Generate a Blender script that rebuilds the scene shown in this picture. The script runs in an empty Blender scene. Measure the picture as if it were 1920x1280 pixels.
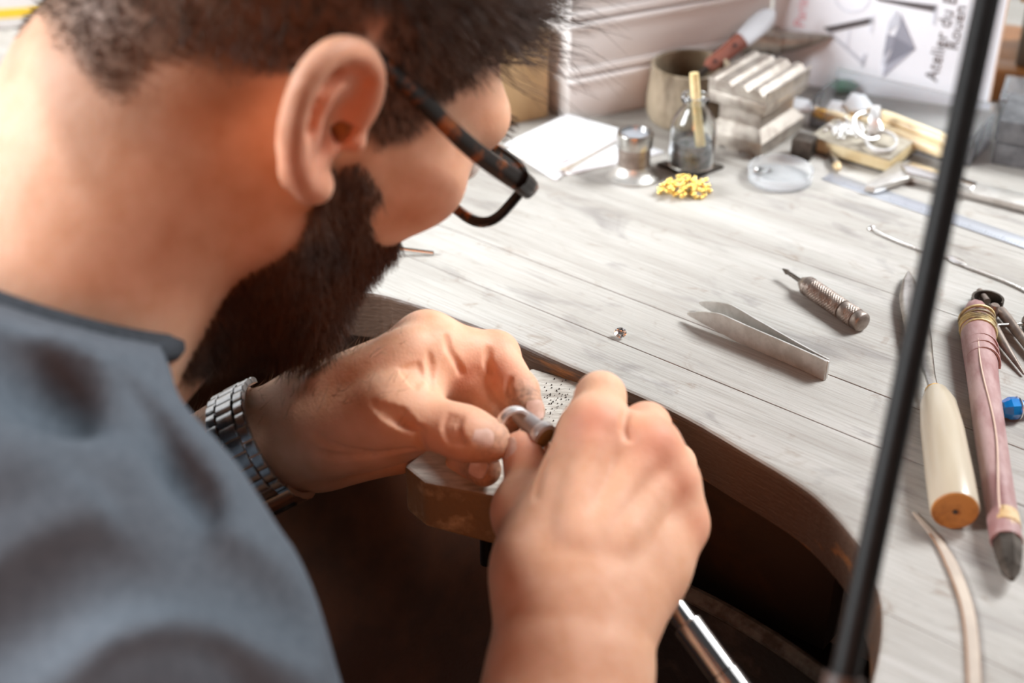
import bpy, bmesh, math, random
import numpy as np
from mathutils import Vector, Matrix

# ---------------------------------------------------------------- camera, light, exposure
SC = bpy.context.scene
COL = SC.collection
TOP = 0.90                       # height of the bench top
CAM_H = 0.38                     # lens above the bench top
PITCH = math.radians(33.0)
FPX = 50.0 / 36.0 * 1920.0

cam_data = bpy.data.cameras.new('camera')
cam_data.lens = 50.0
cam_data.sensor_width = 36.0
cam_data.clip_start = 0.02
cam_data.dof.use_dof = True
cam_data.dof.focus_distance = 0.672
cam_data.dof.aperture_fstop = 4.8
cam_data.dof.aperture_blades = 9
cam = bpy.data.objects.new('camera', cam_data)
cam.location = (0, 0, TOP + CAM_H)
cam.rotation_euler = (math.pi / 2 - PITCH, 0, 0)
COL.objects.link(cam)
SC.camera = cam

SC.view_settings.view_transform = 'Standard'
SC.view_settings.look = 'None'
SC.view_settings.gamma = 1.0
SC.view_settings.use_curve_mapping = False
SC.view_settings.exposure = 0.12

SC.cycles.max_bounces = 8
SC.cycles.diffuse_bounces = 3
SC.cycles.glossy_bounces = 3
SC.cycles.transmission_bounces = 8
SC.cycles.adaptive_threshold = 0.05

world = bpy.data.worlds.new('world')
SC.world = world
world.use_nodes = True
bg = world.node_tree.nodes['Background']
bg.inputs['Color'].default_value = (0.92, 0.95, 1.0, 1)
bg.inputs['Strength'].default_value = 0.05


def area_light(name, loc, target, sx, sy, power, color):
    d = bpy.data.lights.new(name, 'AREA')
    d.shape = 'RECTANGLE'
    d.size, d.size_y = sx, sy
    d.energy = power
    d.color = color
    o = bpy.data.objects.new(name, d)
    o.location = loc
    o.rotation_euler = (Vector(target) - Vector(loc)).to_track_quat('-Z', 'Y').to_euler()
    COL.objects.link(o)
    return o


# daylight through the workshop windows: high on the man's left across the bench, and behind his right shoulder
area_light('window_light_bench', (1.6, 1.1, 2.55), (-0.03, 0.52, 0.93), 0.85, 0.85, 106.0, (0.93, 0.97, 1.0))
area_light('window_light_room', (-2.0, 0.18, 1.95), (0.05, 0.6, 0.98), 0.9, 0.9, 100.0, (0.93, 0.97, 1.0))
# warm bulb of the room behind the photographer
area_light('room_lamp', (-0.1, -0.95, 1.45), (-0.05, 0.45, 0.98), 0.6, 0.6, 5.2, (1.0, 0.28, 0.06))

# ---------------------------------------------------------------- picture geometry helpers
_R = np.array([1.0, 0, 0])
_U = np.array([0, math.sin(PITCH), math.cos(PITCH)])
_W = np.array([0, math.cos(PITCH), -math.sin(PITCH)])
_C = np.array([0, 0, TOP + CAM_H])


def ray(px, py):
    return _W + _R * (px - 960.0) / FPX - _U * (py - 640.0) / FPX


def D(px, py, d):
    """point seen at a pixel, at a distance measured along the lens axis"""
    return _C + ray(px, py) * d


def P(px, py, z=0.0):
    """point seen at a pixel on a level plane z above the bench top"""
    r = ray(px, py)
    return _C + r * ((TOP + z - _C[2]) / r[2])


def camvec(x, y, z):
    return _R * x + _U * y - _W * z


# ---------------------------------------------------------------- objects
def tag(o, label=None, cat=None, group=None, kind=None):
    if label: o['label'] = label
    if cat: o['category'] = cat
    if group: o['group'] = group
    if kind: o['kind'] = kind
    return o


def thing(name, label, cat, loc=(0, 0, 0), rotz=0.0, group=None):
    o = bpy.data.objects.new(name, None)
    o.empty_display_size = 0.02
    o.location = Vector(loc)
    o.rotation_euler = (0, 0, rotz)
    COL.objects.link(o)
    return tag(o, label, cat, group)


def mesh_obj(name, verts, faces, material, parent=None, smooth=True, angle=40):
    me = bpy.data.meshes.new(name)
    me.from_pydata([tuple(map(float, v)) for v in verts], [], [tuple(int(i) for i in f) for f in faces])
    me.validate()
    bm = bmesh.new()
    bm.from_mesh(me)
    bmesh.ops.recalc_face_normals(bm, faces=bm.faces[:])
    if smooth:
        lim = math.radians(angle)
        for f in bm.faces: f.smooth = True
        for e in bm.edges:
            if len(e.link_faces) == 2 and e.calc_face_angle(0) > lim:
                e.smooth = False
    bm.to_mesh(me)
    bm.free()
    o = bpy.data.objects.new(name, me)
    COL.objects.link(o)
    if material is not None: me.materials.append(material)
    if parent is not None: o.parent = parent
    return o


def join(*vf):
    V, Fc, n = [], [], 0
    for v, f in vf:
        V += [tuple(x) for x in v]
        Fc += [tuple(i + n for i in q) for q in f]
        n = len(V)
    return V, Fc


def xf(vf, loc=(0, 0, 0), rot=None, scale=None):
    v, f = vf
    M = Matrix.Identity(3) if rot is None else (rot if isinstance(rot, Matrix) else Matrix.Rotation(rot, 3, 'Z'))
    out = []
    for p in v:
        p = Vector(p)
        if scale is not None: p = Vector((p.x * scale[0], p.y * scale[1], p.z * scale[2]))
        out.append(tuple(M @ p + Vector(loc)))
    return out, f


def box(cx, cy, cz, sx, sy, sz, bev=0.0, seg=2):
    bm = bmesh.new()
    bmesh.ops.create_cube(bm, size=1.0)
    for v in bm.verts:
        v.co = Vector((cx + v.co.x * sx, cy + v.co.y * sy, cz + v.co.z * sz))
    if bev > 0:
        bmesh.ops.bevel(bm, geom=bm.edges[:], offset=bev, segments=seg, affect='EDGES', profile=0.5)
    bm.verts.index_update()
    r = [tuple(v.co) for v in bm.verts], [tuple(v.index for v in f.verts) for f in bm.faces]
    bm.free()
    return r


def prism(poly, z0, z1, bev=0.0, seg=2):
    """closed outline in XY given thickness"""
    bm = bmesh.new()
    vs = [bm.verts.new((p[0], p[1], z0)) for p in poly]
    f = bm.faces.new(vs)
    ext = bmesh.ops.extrude_face_region(bm, geom=[f])
    top = [g for g in ext['geom'] if isinstance(g, bmesh.types.BMVert)]
    for v in top: v.co.z = z1
    bmesh.ops.recalc_face_normals(bm, faces=bm.faces[:])
    if bev > 0:
        tset = set(top)
        ed = [e for e in bm.edges if (e.verts[0] in tset) == (e.verts[1] in tset)]
        bmesh.ops.bevel(bm, geom=ed, offset=bev, segments=seg, affect='EDGES', profile=0.5)
    bm.verts.index_update()
    r = [tuple(v.co) for v in bm.verts], [tuple(v.index for v in f.verts) for f in bm.faces]
    bm.free()
    return r


def lathe(profile, seg=32, axis='Z', cap=True):
    """profile: list of (position along axis, radius)"""
    V, Fc = [], []
    for (h, r) in profile:
        for k in range(seg):
            a = 2 * math.pi * k / seg
            c, s = r * math.cos(a), r * math.sin(a)
            V.append((c, s, h) if axis == 'Z' else (h, c, s))
    n = len(profile)
    for i in range(n - 1):
        for k in range(seg):
            k2 = (k + 1) % seg
            Fc.append((i * seg + k, i * seg + k2, (i + 1) * seg + k2, (i + 1) * seg + k))
    if cap:
        if profile[0][1] > 1e-7: Fc.append(tuple(range(seg)))
        if profile[-1][1] > 1e-7: Fc.append(tuple((n - 1) * seg + k for k in range(seg)))
    return V, Fc


def tube(pts, rad, seg=10, closed=False, flat=None):
    """swept tube; rad is one radius or one per point; flat=(normal, ratio) squashes the section"""
    pts = [np.array(p, float) for p in pts]
    n = len(pts)
    rads = [rad] * n if np.isscalar(rad) else list(rad)
    V, Fc = [], []
    up = np.array([0, 0, 1.0])
    prev = None
    for i in range(n):
        if closed:
            t = pts[(i + 1) % n] - pts[i - 1]
        else:
            t = pts[min(i + 1, n - 1)] - pts[max(i - 1, 0)]
        t = t / (np.linalg.norm(t) + 1e-12)
        if flat is not None:
            b = np.array(flat[0], float)
        elif prev is None:
            b = up if abs(t @ up) < 0.9 else np.array([1.0, 0, 0])
        else:
            b = prev
        b = b - t * (b @ t)
        b /= np.linalg.norm(b) + 1e-12
        prev = b
        c = np.cross(t, b)
        q = 1.0 if flat is None else flat[1]
        for k in range(seg):
            a = 2 * math.pi * k / seg
            V.append(pts[i] + rads[i] * (c * math.cos(a) + b * math.sin(a) * q))
    m = n if closed else n - 1
    for i in range(m):
        j = (i + 1) % n
        for k in range(seg):
            k2 = (k + 1) % seg
            Fc.append((i * seg + k, i * seg + k2, j * seg + k2, j * seg + k))
    if not closed:
        Fc.append(tuple(range(seg)))
        Fc.append(tuple((n - 1) * seg + k for k in range(seg)))
    return V, Fc


def spline(ctrl, n):
    """Catmull-Rom through control points"""
    c = [np.array(p, float) for p in ctrl]
    c = [2 * c[0] - c[1]] + c + [2 * c[-1] - c[-2]]
    out = []
    m = len(c) - 3
    for i in range(n):
        u = i / (n - 1) * m
        k = min(int(u), m - 1)
        t = u - k
        p0, p1, p2, p3 = c[k:k + 4]
        out.append(0.5 * (2 * p1 + (p2 - p0) * t + (2 * p0 - 5 * p1 + 4 * p2 - p3) * t * t + (3 * p1 - p0 - 3 * p2 + p3) * t ** 3))
    return out


def text_mesh(txt, size, shear=0.0):
    cu = bpy.data.curves.new('lettering', 'FONT')
    cu.body = txt
    cu.size = size
    cu.shear = shear
    cu.extrude = 0.00015
    cu.resolution_u = 3
    o = bpy.data.objects.new('lettering', cu)
    COL.objects.link(o)
    dg = bpy.context.evaluated_depsgraph_get()
    me = o.evaluated_get(dg).to_mesh()
    v = [tuple(x.co) for x in me.vertices]
    f = [tuple(p.vertices) for p in me.polygons]
    bpy.data.objects.remove(o)
    bpy.data.curves.remove(cu)
    return v, f


# ---------------------------------------------------------------- materials
def _nodes(name):
    m = bpy.data.materials.new(name)
    m.use_nodes = True
    nt = m.node_tree
    return m, nt, nt.nodes['Principled BSDF']


def rgb(r, g, b):
    def lin(c):
        c /= 255.0
        return c / 12.92 if c <= 0.04045 else ((c + 0.055) / 1.055) ** 2.4
    return (lin(r), lin(g), lin(b), 1.0)


def mat(name, color, rough=0.5, metal=0.0, var=None, vscale=60.0, bump=0.0, bscale=400.0, trans=0.0, ior=1.45, alpha=1.0,
        stretch=None, coat=0.0, vlo=0.42, vhi=0.62, sss=0.0, spec=0.5):
    """plain or two-tone procedural surface with fine relief"""
    m, nt, b = _nodes(name)
    b.inputs['Base Color'].default_value = color
    b.inputs['Roughness'].default_value = rough
    b.inputs['Metallic'].default_value = metal
    b.inputs['IOR'].default_value = ior
    b.inputs['Transmission Weight'].default_value = trans
    b.inputs['Alpha'].default_value = alpha
    b.inputs['Coat Weight'].default_value = coat
    b.inputs['Specular IOR Level'].default_value = spec
    if sss:
        b.inputs['Subsurface Weight'].default_value = sss
        b.inputs['Subsurface Radius'].default_value = (0.006, 0.003, 0.0015)
        b.inputs['Subsurface Scale'].default_value = 1.0
    tc = nt.nodes.new('ShaderNodeTexCoord')
    src = tc.outputs['Object']
    if stretch is not None:
        mp = nt.nodes.new('ShaderNodeMapping')
        mp.inputs['Scale'].default_value = stretch
        nt.links.new(src, mp.inputs['Vector'])
        src = mp.outputs['Vector']
    if var is not None:
        n = nt.nodes.new('ShaderNodeTexNoise')
        n.inputs['Scale'].default_value = vscale
        n.inputs['Detail'].default_value = 4
        n.inputs['Roughness'].default_value = 0.62
        nt.links.new(src, n.inputs['Vector'])
        r = nt.nodes.new('ShaderNodeValToRGB')
        r.color_ramp.elements[0].position = vlo
        r.color_ramp.elements[1].position = vhi
        r.color_ramp.elements[0].color = color
        r.color_ramp.elements[1].color = var
        nt.links.new(n.outputs['Fac'], r.inputs['Fac'])
        nt.links.new(r.outputs['Color'], b.inputs['Base Color'])
    if bump > 0:
        n2 = nt.nodes.new('ShaderNodeTexNoise')
        n2.inputs['Scale'].default_value = bscale
        n2.inputs['Detail'].default_value = 4
        nt.links.new(src, n2.inputs['Vector'])
        bp = nt.nodes.new('ShaderNodeBump')
        bp.inputs['Strength'].default_value = bump
        bp.inputs['Distance'].default_value = 0.001
        nt.links.new(n2.outputs['Fac'], bp.inputs['Height'])
        nt.links.new(bp.outputs['Normal'], b.inputs['Normal'])
    return m


# ---------------------------------------------------------------- implicit surfaces (smoothly blended flesh and cloth)
class Field:
    def __init__(self, lo, hi, h):
        self.h = h
        self.lo = np.array(lo, float)
        n = np.ceil((np.array(hi, float) - self.lo) / h).astype(int) + 1
        self.n = n
        self.ax = [self.lo[i] + h * np.arange(n[i]) for i in range(3)]
        self.f = np.full(tuple(n), 9.0, np.float32)

    def _slice(self, lo, hi):
        s = []
        for i in range(3):
            a = int(max(0, math.floor((lo[i] - self.lo[i]) / self.h)))
            b = int(min(self.n[i], math.ceil((hi[i] - self.lo[i]) / self.h) + 1))
            if b <= a: return None
            s.append(slice(a, b))
        return tuple(s)

    def _grid(self, s):
        x, y, z = (self.ax[i][s[i]].astype(np.float32) for i in range(3))
        return x[:, None, None], y[None, :, None], z[None, None, :]

    def _mix(self, s, d, k, op):
        a = self.f[s]
        d = d.astype(np.float32)
        if op == 'u':
            if k > 0:
                hh = np.maximum(k - np.abs(a - d), 0) / k
                self.f[s] = np.minimum(a, d) - hh * hh * k * 0.25
            else:
                self.f[s] = np.minimum(a, d)
        else:
            if k > 0:
                hh = np.maximum(k - np.abs(a + d), 0) / k
                self.f[s] = np.maximum(a, -d) + hh * hh * k * 0.25
            else:
                self.f[s] = np.maximum(a, -d)

    def cone(self, a, b, ra, rb, k=0.004, op='u', flat=None):
        """rounded cone; flat=(axis, ratio): the section is 'ratio' times as thick along that axis"""
        a, b = np.array(a, float), np.array(b, float)
        pad = max(ra, rb) * (1.0 if flat is None else max(1.0, flat[1])) + k + 4 * self.h
        s = self._slice(np.minimum(a, b) - pad, np.maximum(a, b) + pad)
        if s is None: return
        x, y, z = self._grid(s)
        v = b - a
        L2 = max(v @ v, 1e-12)
        t = np.clip(((x - a[0]) * v[0] + (y - a[1]) * v[1] + (z - a[2]) * v[2]) / L2, 0, 1)
        dx, dy, dz = x - a[0] - t * v[0], y - a[1] - t * v[1], z - a[2] - t * v[2]
        if flat is not None:
            n = np.array(flat[0], float)
            n = n - v * (n @ v) / L2
            n /= np.linalg.norm(n) + 1e-12
            q = (dx * n[0] + dy * n[1] + dz * n[2]) * (1.0 / flat[1] - 1.0)
            dx, dy, dz = dx + n[0] * q, dy + n[1] * q, dz + n[2] * q
        d = np.sqrt(dx * dx + dy * dy + dz * dz) - (ra + t * (rb - ra))
        self._mix(s, d, k, op)

    def ell(self, c, M, rad, k=0.004, op='u'):
        """ellipsoid, rows of M are its axes"""
        c, M, rad = np.array(c, float), np.array(M, float), np.array(rad, float)
        ext = np.sqrt(((M * rad[:, None]) ** 2).sum(0)) + k + 4 * self.h
        s = self._slice(c - ext, c + ext)
        if s is None: return
        x, y, z = self._grid(s)
        x, y, z = x - c[0], y - c[1], z - c[2]
        q0 = np.zeros((), np.float32)
        q1 = np.zeros((), np.float32)
        for i in range(3):
            w = x * M[i, 0] + y * M[i, 1] + z * M[i, 2]
            q0 = q0 + (w / rad[i]) ** 2
            q1 = q1 + (w / rad[i] ** 2) ** 2
        k0, k1 = np.sqrt(q0), np.sqrt(q1) + 1e-9
        self._mix(s, k0 * (k0 - 1.0) / k1, k, op)

    def ball(self, c, r, k=0.004, op='u'):
        self.cone(c, np.array(c) + 1e-6, r, r, k, op)

    def cut(self, pts, r, k=0.002):
        """a crease: carve along a polyline"""
        for a, b in zip(pts[:-1], pts[1:]):
            self.cone(a, b, r, r, k, 's')

    def half(self, p, n):
        """keep only the side the normal points away from"""
        x, y, z = self._grid((slice(None),) * 3)
        d = (x - p[0]) * n[0] + (y - p[1]) * n[1] + (z - p[2]) * n[2]
        self.f = np.maximum(self.f, d.astype(np.float32))

    def mesh(self):
        f = self.f
        f[[0, -1]] = np.maximum(f[[0, -1]], 1e-3); f[:, [0, -1]] = np.maximum(f[:, [0, -1]], 1e-3); f[:, :, [0, -1]] = np.maximum(f[:, :, [0, -1]], 1e-3)
        ins = f < 0
        nx, ny, nz = f.shape
        cnt = np.zeros((nx - 1, ny - 1, nz - 1), np.int8)
        for i in (0, 1):
            for j in (0, 1):
                for k in (0, 1):
                    cnt += ins[i:nx - 1 + i, j:ny - 1 + j, k:nz - 1 + k]
        act = (cnt > 0) & (cnt < 8)
        ci = np.argwhere(act)
        idx = np.full(act.shape, -1, np.int64)
        idx[act] = np.arange(len(ci))
        acc = np.zeros((len(ci), 3))
        num = np.zeros(len(ci))
        corners = [(i, j, k) for i in (0, 1) for j in (0, 1) for k in (0, 1)]
        for a in corners:
            for ax in range(3):
                if a[ax]: continue
                b = list(a); b[ax] = 1
                fa = f[ci[:, 0] + a[0], ci[:, 1] + a[1], ci[:, 2] + a[2]]
                fb = f[ci[:, 0] + b[0], ci[:, 1] + b[1], ci[:, 2] + b[2]]
                m = (fa < 0) != (fb < 0)
                t = np.where(m, fa / np.where(m, fa - fb, 1), 0)
                p = np.tile(np.array(a, float), (len(ci), 1))
                p[:, ax] += t
                acc[m] += p[m]
                num[m] += 1
        V = (ci + acc / num[:, None]) * self.h + self.lo
        Q = []
        for ax in range(3):
            sa = [slice(None)] * 3; sb = [slice(None)] * 3
            sa[ax] = slice(0, -1); sb[ax] = slice(1, None)
            a, b = ins[tuple(sa)], ins[tuple(sb)]
            e = np.argwhere(a != b)
            o1, o2 = [o for o in range(3) if o != ax]
            ok = (e[:, o1] > 0) & (e[:, o2] > 0) & (e[:, o1] < idx.shape[o1]) & (e[:, o2] < idx.shape[o2])
            e = e[ok]
            sign = a[e[:, 0], e[:, 1], e[:, 2]]
            quad = []
            for (u, w) in ((0, 0), (1, 0), (1, 1), (0, 1)):
                c = e.copy()
                c[:, o1] -= 1 - u
                c[:, o2] -= 1 - w
                quad.append(idx[c[:, 0], c[:, 1], c[:, 2]])
            q = np.stack(quad, 1)
            flip = sign if ax != 1 else ~sign
            q[~flip] = q[~flip][:, ::-1]
            Q.append(q)
        return V, np.concatenate(Q)


def fast_mesh(name, V, Q, material, parent=None, attrs=None):
    """numpy vertices and quads (or triangles) into a smooth mesh object"""
    me = bpy.data.meshes.new(name)
    k = Q.shape[1]
    me.vertices.add(len(V))
    me.vertices.foreach_set('co', np.ascontiguousarray(V, np.float32).ravel())
    me.loops.add(Q.size)
    me.loops.foreach_set('vertex_index', np.ascontiguousarray(Q, np.int32).ravel())
    me.polygons.add(len(Q))
    me.polygons.foreach_set('loop_start', np.arange(0, Q.size, k, dtype=np.int32))
    me.update(calc_edges=True)
    me.polygons.foreach_set('use_smooth', np.ones(len(Q), bool))
    if attrs:
        for an, av in attrs.items():
            at = me.attributes.new(an, 'FLOAT', 'POINT')
            at.data.foreach_set('value', np.ascontiguousarray(av, np.float32))
    if material is not None: me.materials.append(material)
    o = bpy.data.objects.new(name, me)
    COL.objects.link(o)
    if parent is not None: o.parent = parent
    return o


def strands(name, roots, dirs, lens, radius, material, parent, rng, bend=0.35, curl=0.0, down=None, nseg=4):
    """thin tapering hairs as three-sided tubes"""
    n = len(roots)
    d = dirs / (np.linalg.norm(dirs, axis=1, keepdims=True) + 1e-9)
    side = rng.normal(size=(n, 3))
    side -= d * (side * d).sum(1, keepdims=True)
    side /= np.linalg.norm(side, axis=1, keepdims=True) + 1e-9
    oth = np.cross(d, side)
    bd = side * bend
    if down is not None:
        bd = bd + np.array(down)[None] if np.ndim(down) == 1 else bd + down
    V = np.zeros((n, nseg, 3, 3), np.float32)
    for s in range(nseg):
        t = s / (nseg - 1)
        c = roots + lens[:, None] * (d * t + bd * (0.5 * t * t) + side * (curl * math.sin(t * 5.0) * 0.15))
        r = radius * (1.0 - 0.85 * t)
        for k in range(3):
            a = 2 * math.pi * k / 3
            V[:, s, k] = c + r * (math.cos(a) * side + math.sin(a) * oth)
    base = np.arange(n)[:, None, None] * nseg * 3
    Q = []
    for s in range(nseg - 1):
        for k in range(3):
            k2 = (k + 1) % 3
            Q.append(np.stack([base[:, 0, 0] + s * 3 + k, base[:, 0, 0] + s * 3 + k2, base[:, 0, 0] + (s + 1) * 3 + k2, base[:, 0, 0] + (s + 1) * 3 + k], 1))
    return fast_mesh(name, V.reshape(-1, 3), np.concatenate(Q), material, parent)

# ---------------------------------------------------------------- shared materials
M_STEEL = mat('steel', rgb(190, 186, 180), 0.28, 1.0, rgb(150, 146, 140), 80, 0.06, 900)
M_BRIGHT = mat('bright_steel', rgb(225, 224, 222), 0.16, 1.0)
M_SATIN = mat('satin_steel', rgb(206, 203, 198), 0.42, 0.75, rgb(188, 184, 178), 120, 0.08, 1200)
M_WORN_IRON = mat('worn_iron', rgb(184, 176, 166), 0.45, 0.7, rgb(152, 142, 132), 90, 0.18, 500)
M_DARK_IRON = mat('dark_iron', rgb(92, 84, 77), 0.5, 0.8, rgb(60, 53, 47), 90, 0.2, 500)
M_BRONZED = mat('bronzed_steel', rgb(152, 140, 131), 0.42, 0.75, rgb(128, 114, 105), 140, 0.1, 1200)
M_SILVER = mat('silver', rgb(228, 226, 223), 0.26, 1.0)
M_GOLD = mat('gold', rgb(255, 222, 132), 0.12, 1.0)
M_BRASS = mat('brass', rgb(236, 186, 92), 0.25, 1.0)
M_GLASS = mat('glass', rgb(245, 248, 248), 0.02, 0.0, trans=1.0, ior=1.45)
M_CLEAR = mat('clear_plastic', rgb(240, 243, 246), 0.09, 0.0, trans=0.92, ior=1.12)
M_PAPER = mat('paper', rgb(246, 246, 248), 0.8, 0.0, rgb(238, 238, 242), 30, 0.03, 300)
M_BLACK = mat('black_plastic', rgb(16, 15, 14), 0.5, 0.0, rgb(22, 20, 19), 200, 0.04, 900, spec=0.2)

# ---------------------------------------------------------------- the bench
GRAIN = math.radians(-38.0)
_g = np.array([math.cos(GRAIN), math.sin(GRAIN), 0.0])
_n = np.array([-math.sin(GRAIN), math.cos(GRAIN), 0.0])


def tn(p):
    """world point in the bench's own directions: along the front edge, into the bench, height"""
    return np.array([p @ _g, p @ _n, p[2]])


def wood_top():
    m, nt, b = _nodes('bench_top_wood')
    L = nt.links.new
    tc = nt.nodes.new('ShaderNodeTexCoord')

    def noise(sc, scale, det=6, rough=0.6, dist=0.0):
        mp = nt.nodes.new('ShaderNodeMapping')
        mp.inputs['Scale'].default_value = sc
        L(tc.outputs['Object'], mp.inputs['Vector'])
        n = nt.nodes.new('ShaderNodeTexNoise')
        n.inputs['Scale'].default_value = scale
        n.inputs['Detail'].default_value = det
        n.inputs['Roughness'].default_value = rough
        n.inputs['Distortion'].default_value = dist
        L(mp.outputs['Vector'], n.inputs['Vector'])
        return n.outputs['Fac']

    def ramp(fac, *stops):
        r = nt.nodes.new('ShaderNodeValToRGB')
        while len(r.color_ramp.elements) < len(stops): r.color_ramp.elements.new(0.5)
        for e, (p, c) in zip(r.color_ramp.elements, stops):
            e.position = p
            e.color = c
        L(fac, r.inputs['Fac'])
        return r.outputs['Color']

    def mix(kind, fac, a, c):
        n = nt.nodes.new('ShaderNodeMix')
        n.data_type = 'RGBA'
        n.blend_type = kind
        if hasattr(fac, 'links'): L(fac, n.inputs['Factor'])
        else: n.inputs['Factor'].default_value = fac
        L(a, n.inputs[6]); L(c, n.inputs[7])
        return n.outputs[2]
    W = (1, 1, 1, 1)
    base = ramp(noise((0.5, 3.2, 1), 11, 5, 0.55, 0.6), (0.28, rgb(160, 155, 149)), (0.5, rgb(178, 175, 170)), (0.72, rgb(191, 188, 184)))
    grain = ramp(noise((2.2, 70, 1), 10, 8, 0.7, 0.25), (0.3, rgb(178, 166, 154)), (0.52, rgb(238, 234, 228)), (0.7, W))
    c = mix('MULTIPLY', 0.55, base, grain)
    blue = ramp(noise((1.0, 2.2, 1), 17, 4, 0.6, 0.8), (0.56, W), (0.70, rgb(176, 172, 176)))
    c = mix('MULTIPLY', 0.55, c, blue)
    brown = ramp(noise((1.6, 2.4, 1), 31, 4, 0.6, 1.2), (0.60, W), (0.74, rgb(196, 172, 150)))
    c = mix('MULTIPLY', 0.5, c, brown)
    crack = ramp(noise((3.0, 230, 1), 9, 4, 0.72, 0.1), (0.24, rgb(100, 88, 78)), (0.31, W))
    c = mix('MULTIPLY', 0.85, c, crack)
    L(c, b.inputs['Base Color'])
    b.inputs['Roughness'].default_value = 0.55
    bp = nt.nodes.new('ShaderNodeBump')
    bp.inputs['Strength'].default_value = 0.35
    bp.inputs['Distance'].default_value = 0.0006
    bw = nt.nodes.new('ShaderNodeRGBToBW')
    L(mix('MULTIPLY', 1.0, grain, crack), bw.inputs['Color'])
    L(bw.outputs['Val'], bp.inputs['Height'])
    L(bp.outputs['Normal'], b.inputs['Normal'])
    return m


M_TOP = wood_top()
M_EDGE = mat('bench_edge_dark_stain', rgb(92, 72, 60), 0.42, 0, rgb(184, 118, 60), 26, 0.6, 260, stretch=(0.5, 2.0, 3.0), vlo=0.58, vhi=0.72)
M_APRON = mat('bench_dark_board', rgb(58, 42, 30), 0.85, 0, rgb(92, 58, 30), 18, 0.3, 300, vlo=0.5, vhi=0.8)
M_LEATHER = mat('bench_leather', rgb(92, 52, 26), 0.85, 0, rgb(70, 40, 22), 14, 0.4, 500)
M_PIN_TOP = mat('bench_pin_wood', rgb(196, 190, 180), 0.6, 0, rgb(160, 152, 142), 60, 0.4, 300, stretch=(1, 5, 1))
M_PIN_SIDE = mat('bench_pin_side', rgb(136, 110, 78), 0.5, 0, rgb(198, 172, 136), 70, 0.8, 220, vlo=0.52, vhi=0.72)

bench_loc = (0, 0, 0)
workbench = thing('workbench', "weathered grey wooden jeweller's workbench with a curved cut-out in its dark front edge", 'workbench', (0, 0, 0), GRAIN)

curve_tn = [(-.104, .20), (-.108, .28), (-.112, .32), (-.122, .367), (-.1355, .4013), (-.154, .424), (-.168, .4352), (-.187, .445), (-.203, .4495), (-.225, .4535),
            (-.2688, .4605), (-.333, .4612), (-.379, .4625), (-.430, .4575), (-.452, .4505), (-.478, .435), (-.5, .405), (-.512, .35), (-.516, .28), (-.518, .20)]
curve_tn = [tuple(p[:2]) for p in spline([(a, b, 0) for a, b in curve_tn], 90)]
outline = [(-1.0, 1.15), (.45, 1.15), (.45, .20)] + curve_tn + [(-1.0, .20)]
right_part = [(-.31, 1.15), (.45, 1.15), (.45, .20)] + [p for p in curve_tn if p[0] > -.31] + [(-.31, .4612)]
left_part = [(-1.0, 1.15), (-.31, 1.15), (-.31, .4612)] + [p for p in curve_tn if p[0] < -.31] + [(-1.0, .20)]


def clip(poly, val, keep_above):
    out = []
    for i in range(len(poly)):
        a, b = poly[i - 1], poly[i]
        ia, ib = (a[1] >= val) == keep_above, (b[1] >= val) == keep_above
        if ia != ib:
            t = (val - a[1]) / (b[1] - a[1])
            out.append((a[0] + t * (b[0] - a[0]), val))
        if ib: out.append(b)
    clean = []
    for p in out:
        if not clean or abs(p[0] - clean[-1][0]) + abs(p[1] - clean[-1][1]) > 1e-6: clean.append(p)
    return clean


def plank(poly, lo, hi):
    gap = 0.00014
    poly = clip(clip(poly, lo + gap, True), hi - gap, False)
    z1 = TOP + random.uniform(-0.0003, 0.0)
    bm = bmesh.new()
    bot = [bm.verts.new((p[0], p[1], TOP - 0.028)) for p in poly]
    top = [bm.verts.new((p[0], p[1], z1)) for p in poly]
    bm.faces.new(bot[::-1]); bm.faces.new(top)
    k = len(poly)
    for i in range(k):
        bm.faces.new((bot[i - 1], bot[i], top[i], top[i - 1]))
    bmesh.ops.recalc_face_normals(bm, faces=bm.faces[:])
    on_line = lambda v: abs(v.co.y - lo - gap) < 1e-5 or abs(v.co.y - hi + gap) < 1e-5
    big = [e for e in bm.edges if all(v.co.z > TOP - 0.01 for v in e.verts) and not all(on_line(v) for v in e.verts)]
    bmesh.ops.bevel(bm, geom=big, offset=0.0032, segments=4, affect='EDGES', profile=0.5)
    small = [e for e in bm.edges if all(v.co.z > TOP - 0.0005 and on_line(v) for v in e.verts)]
    bmesh.ops.bevel(bm, geom=small, offset=0.0002, segments=1, affect='EDGES')
    me = bpy.data.meshes.new('plank')
    for f in bm.faces:
        f.smooth = False
        f.material_index = 1 if f.normal.z < 0.62 and (f.calc_center_median().z < TOP - 0.0012) else 0
    bm.to_mesh(me)
    bm.free()
    me.materials.append(M_TOP); me.materials.append(M_EDGE)
    o = bpy.data.objects.new('plank', me)
    COL.objects.link(o)
    o.parent = tabletop
    return o


tabletop = bpy.data.objects.new('tabletop', None)
COL.objects.link(tabletop)
tabletop.parent = workbench
random.seed(4)
for lo, hi in ((.20, .29), (.29, .40)):
    plank(left_part, lo, hi); plank(right_part, lo, hi)
for lo, hi in ((.40, .4935), (.4935, .531), (.531, .618), (.618, .70), (.70, .79), (.79, .90), (.90, 1.02), (1.02, 1.15)):
    plank(outline, lo, hi)

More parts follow.
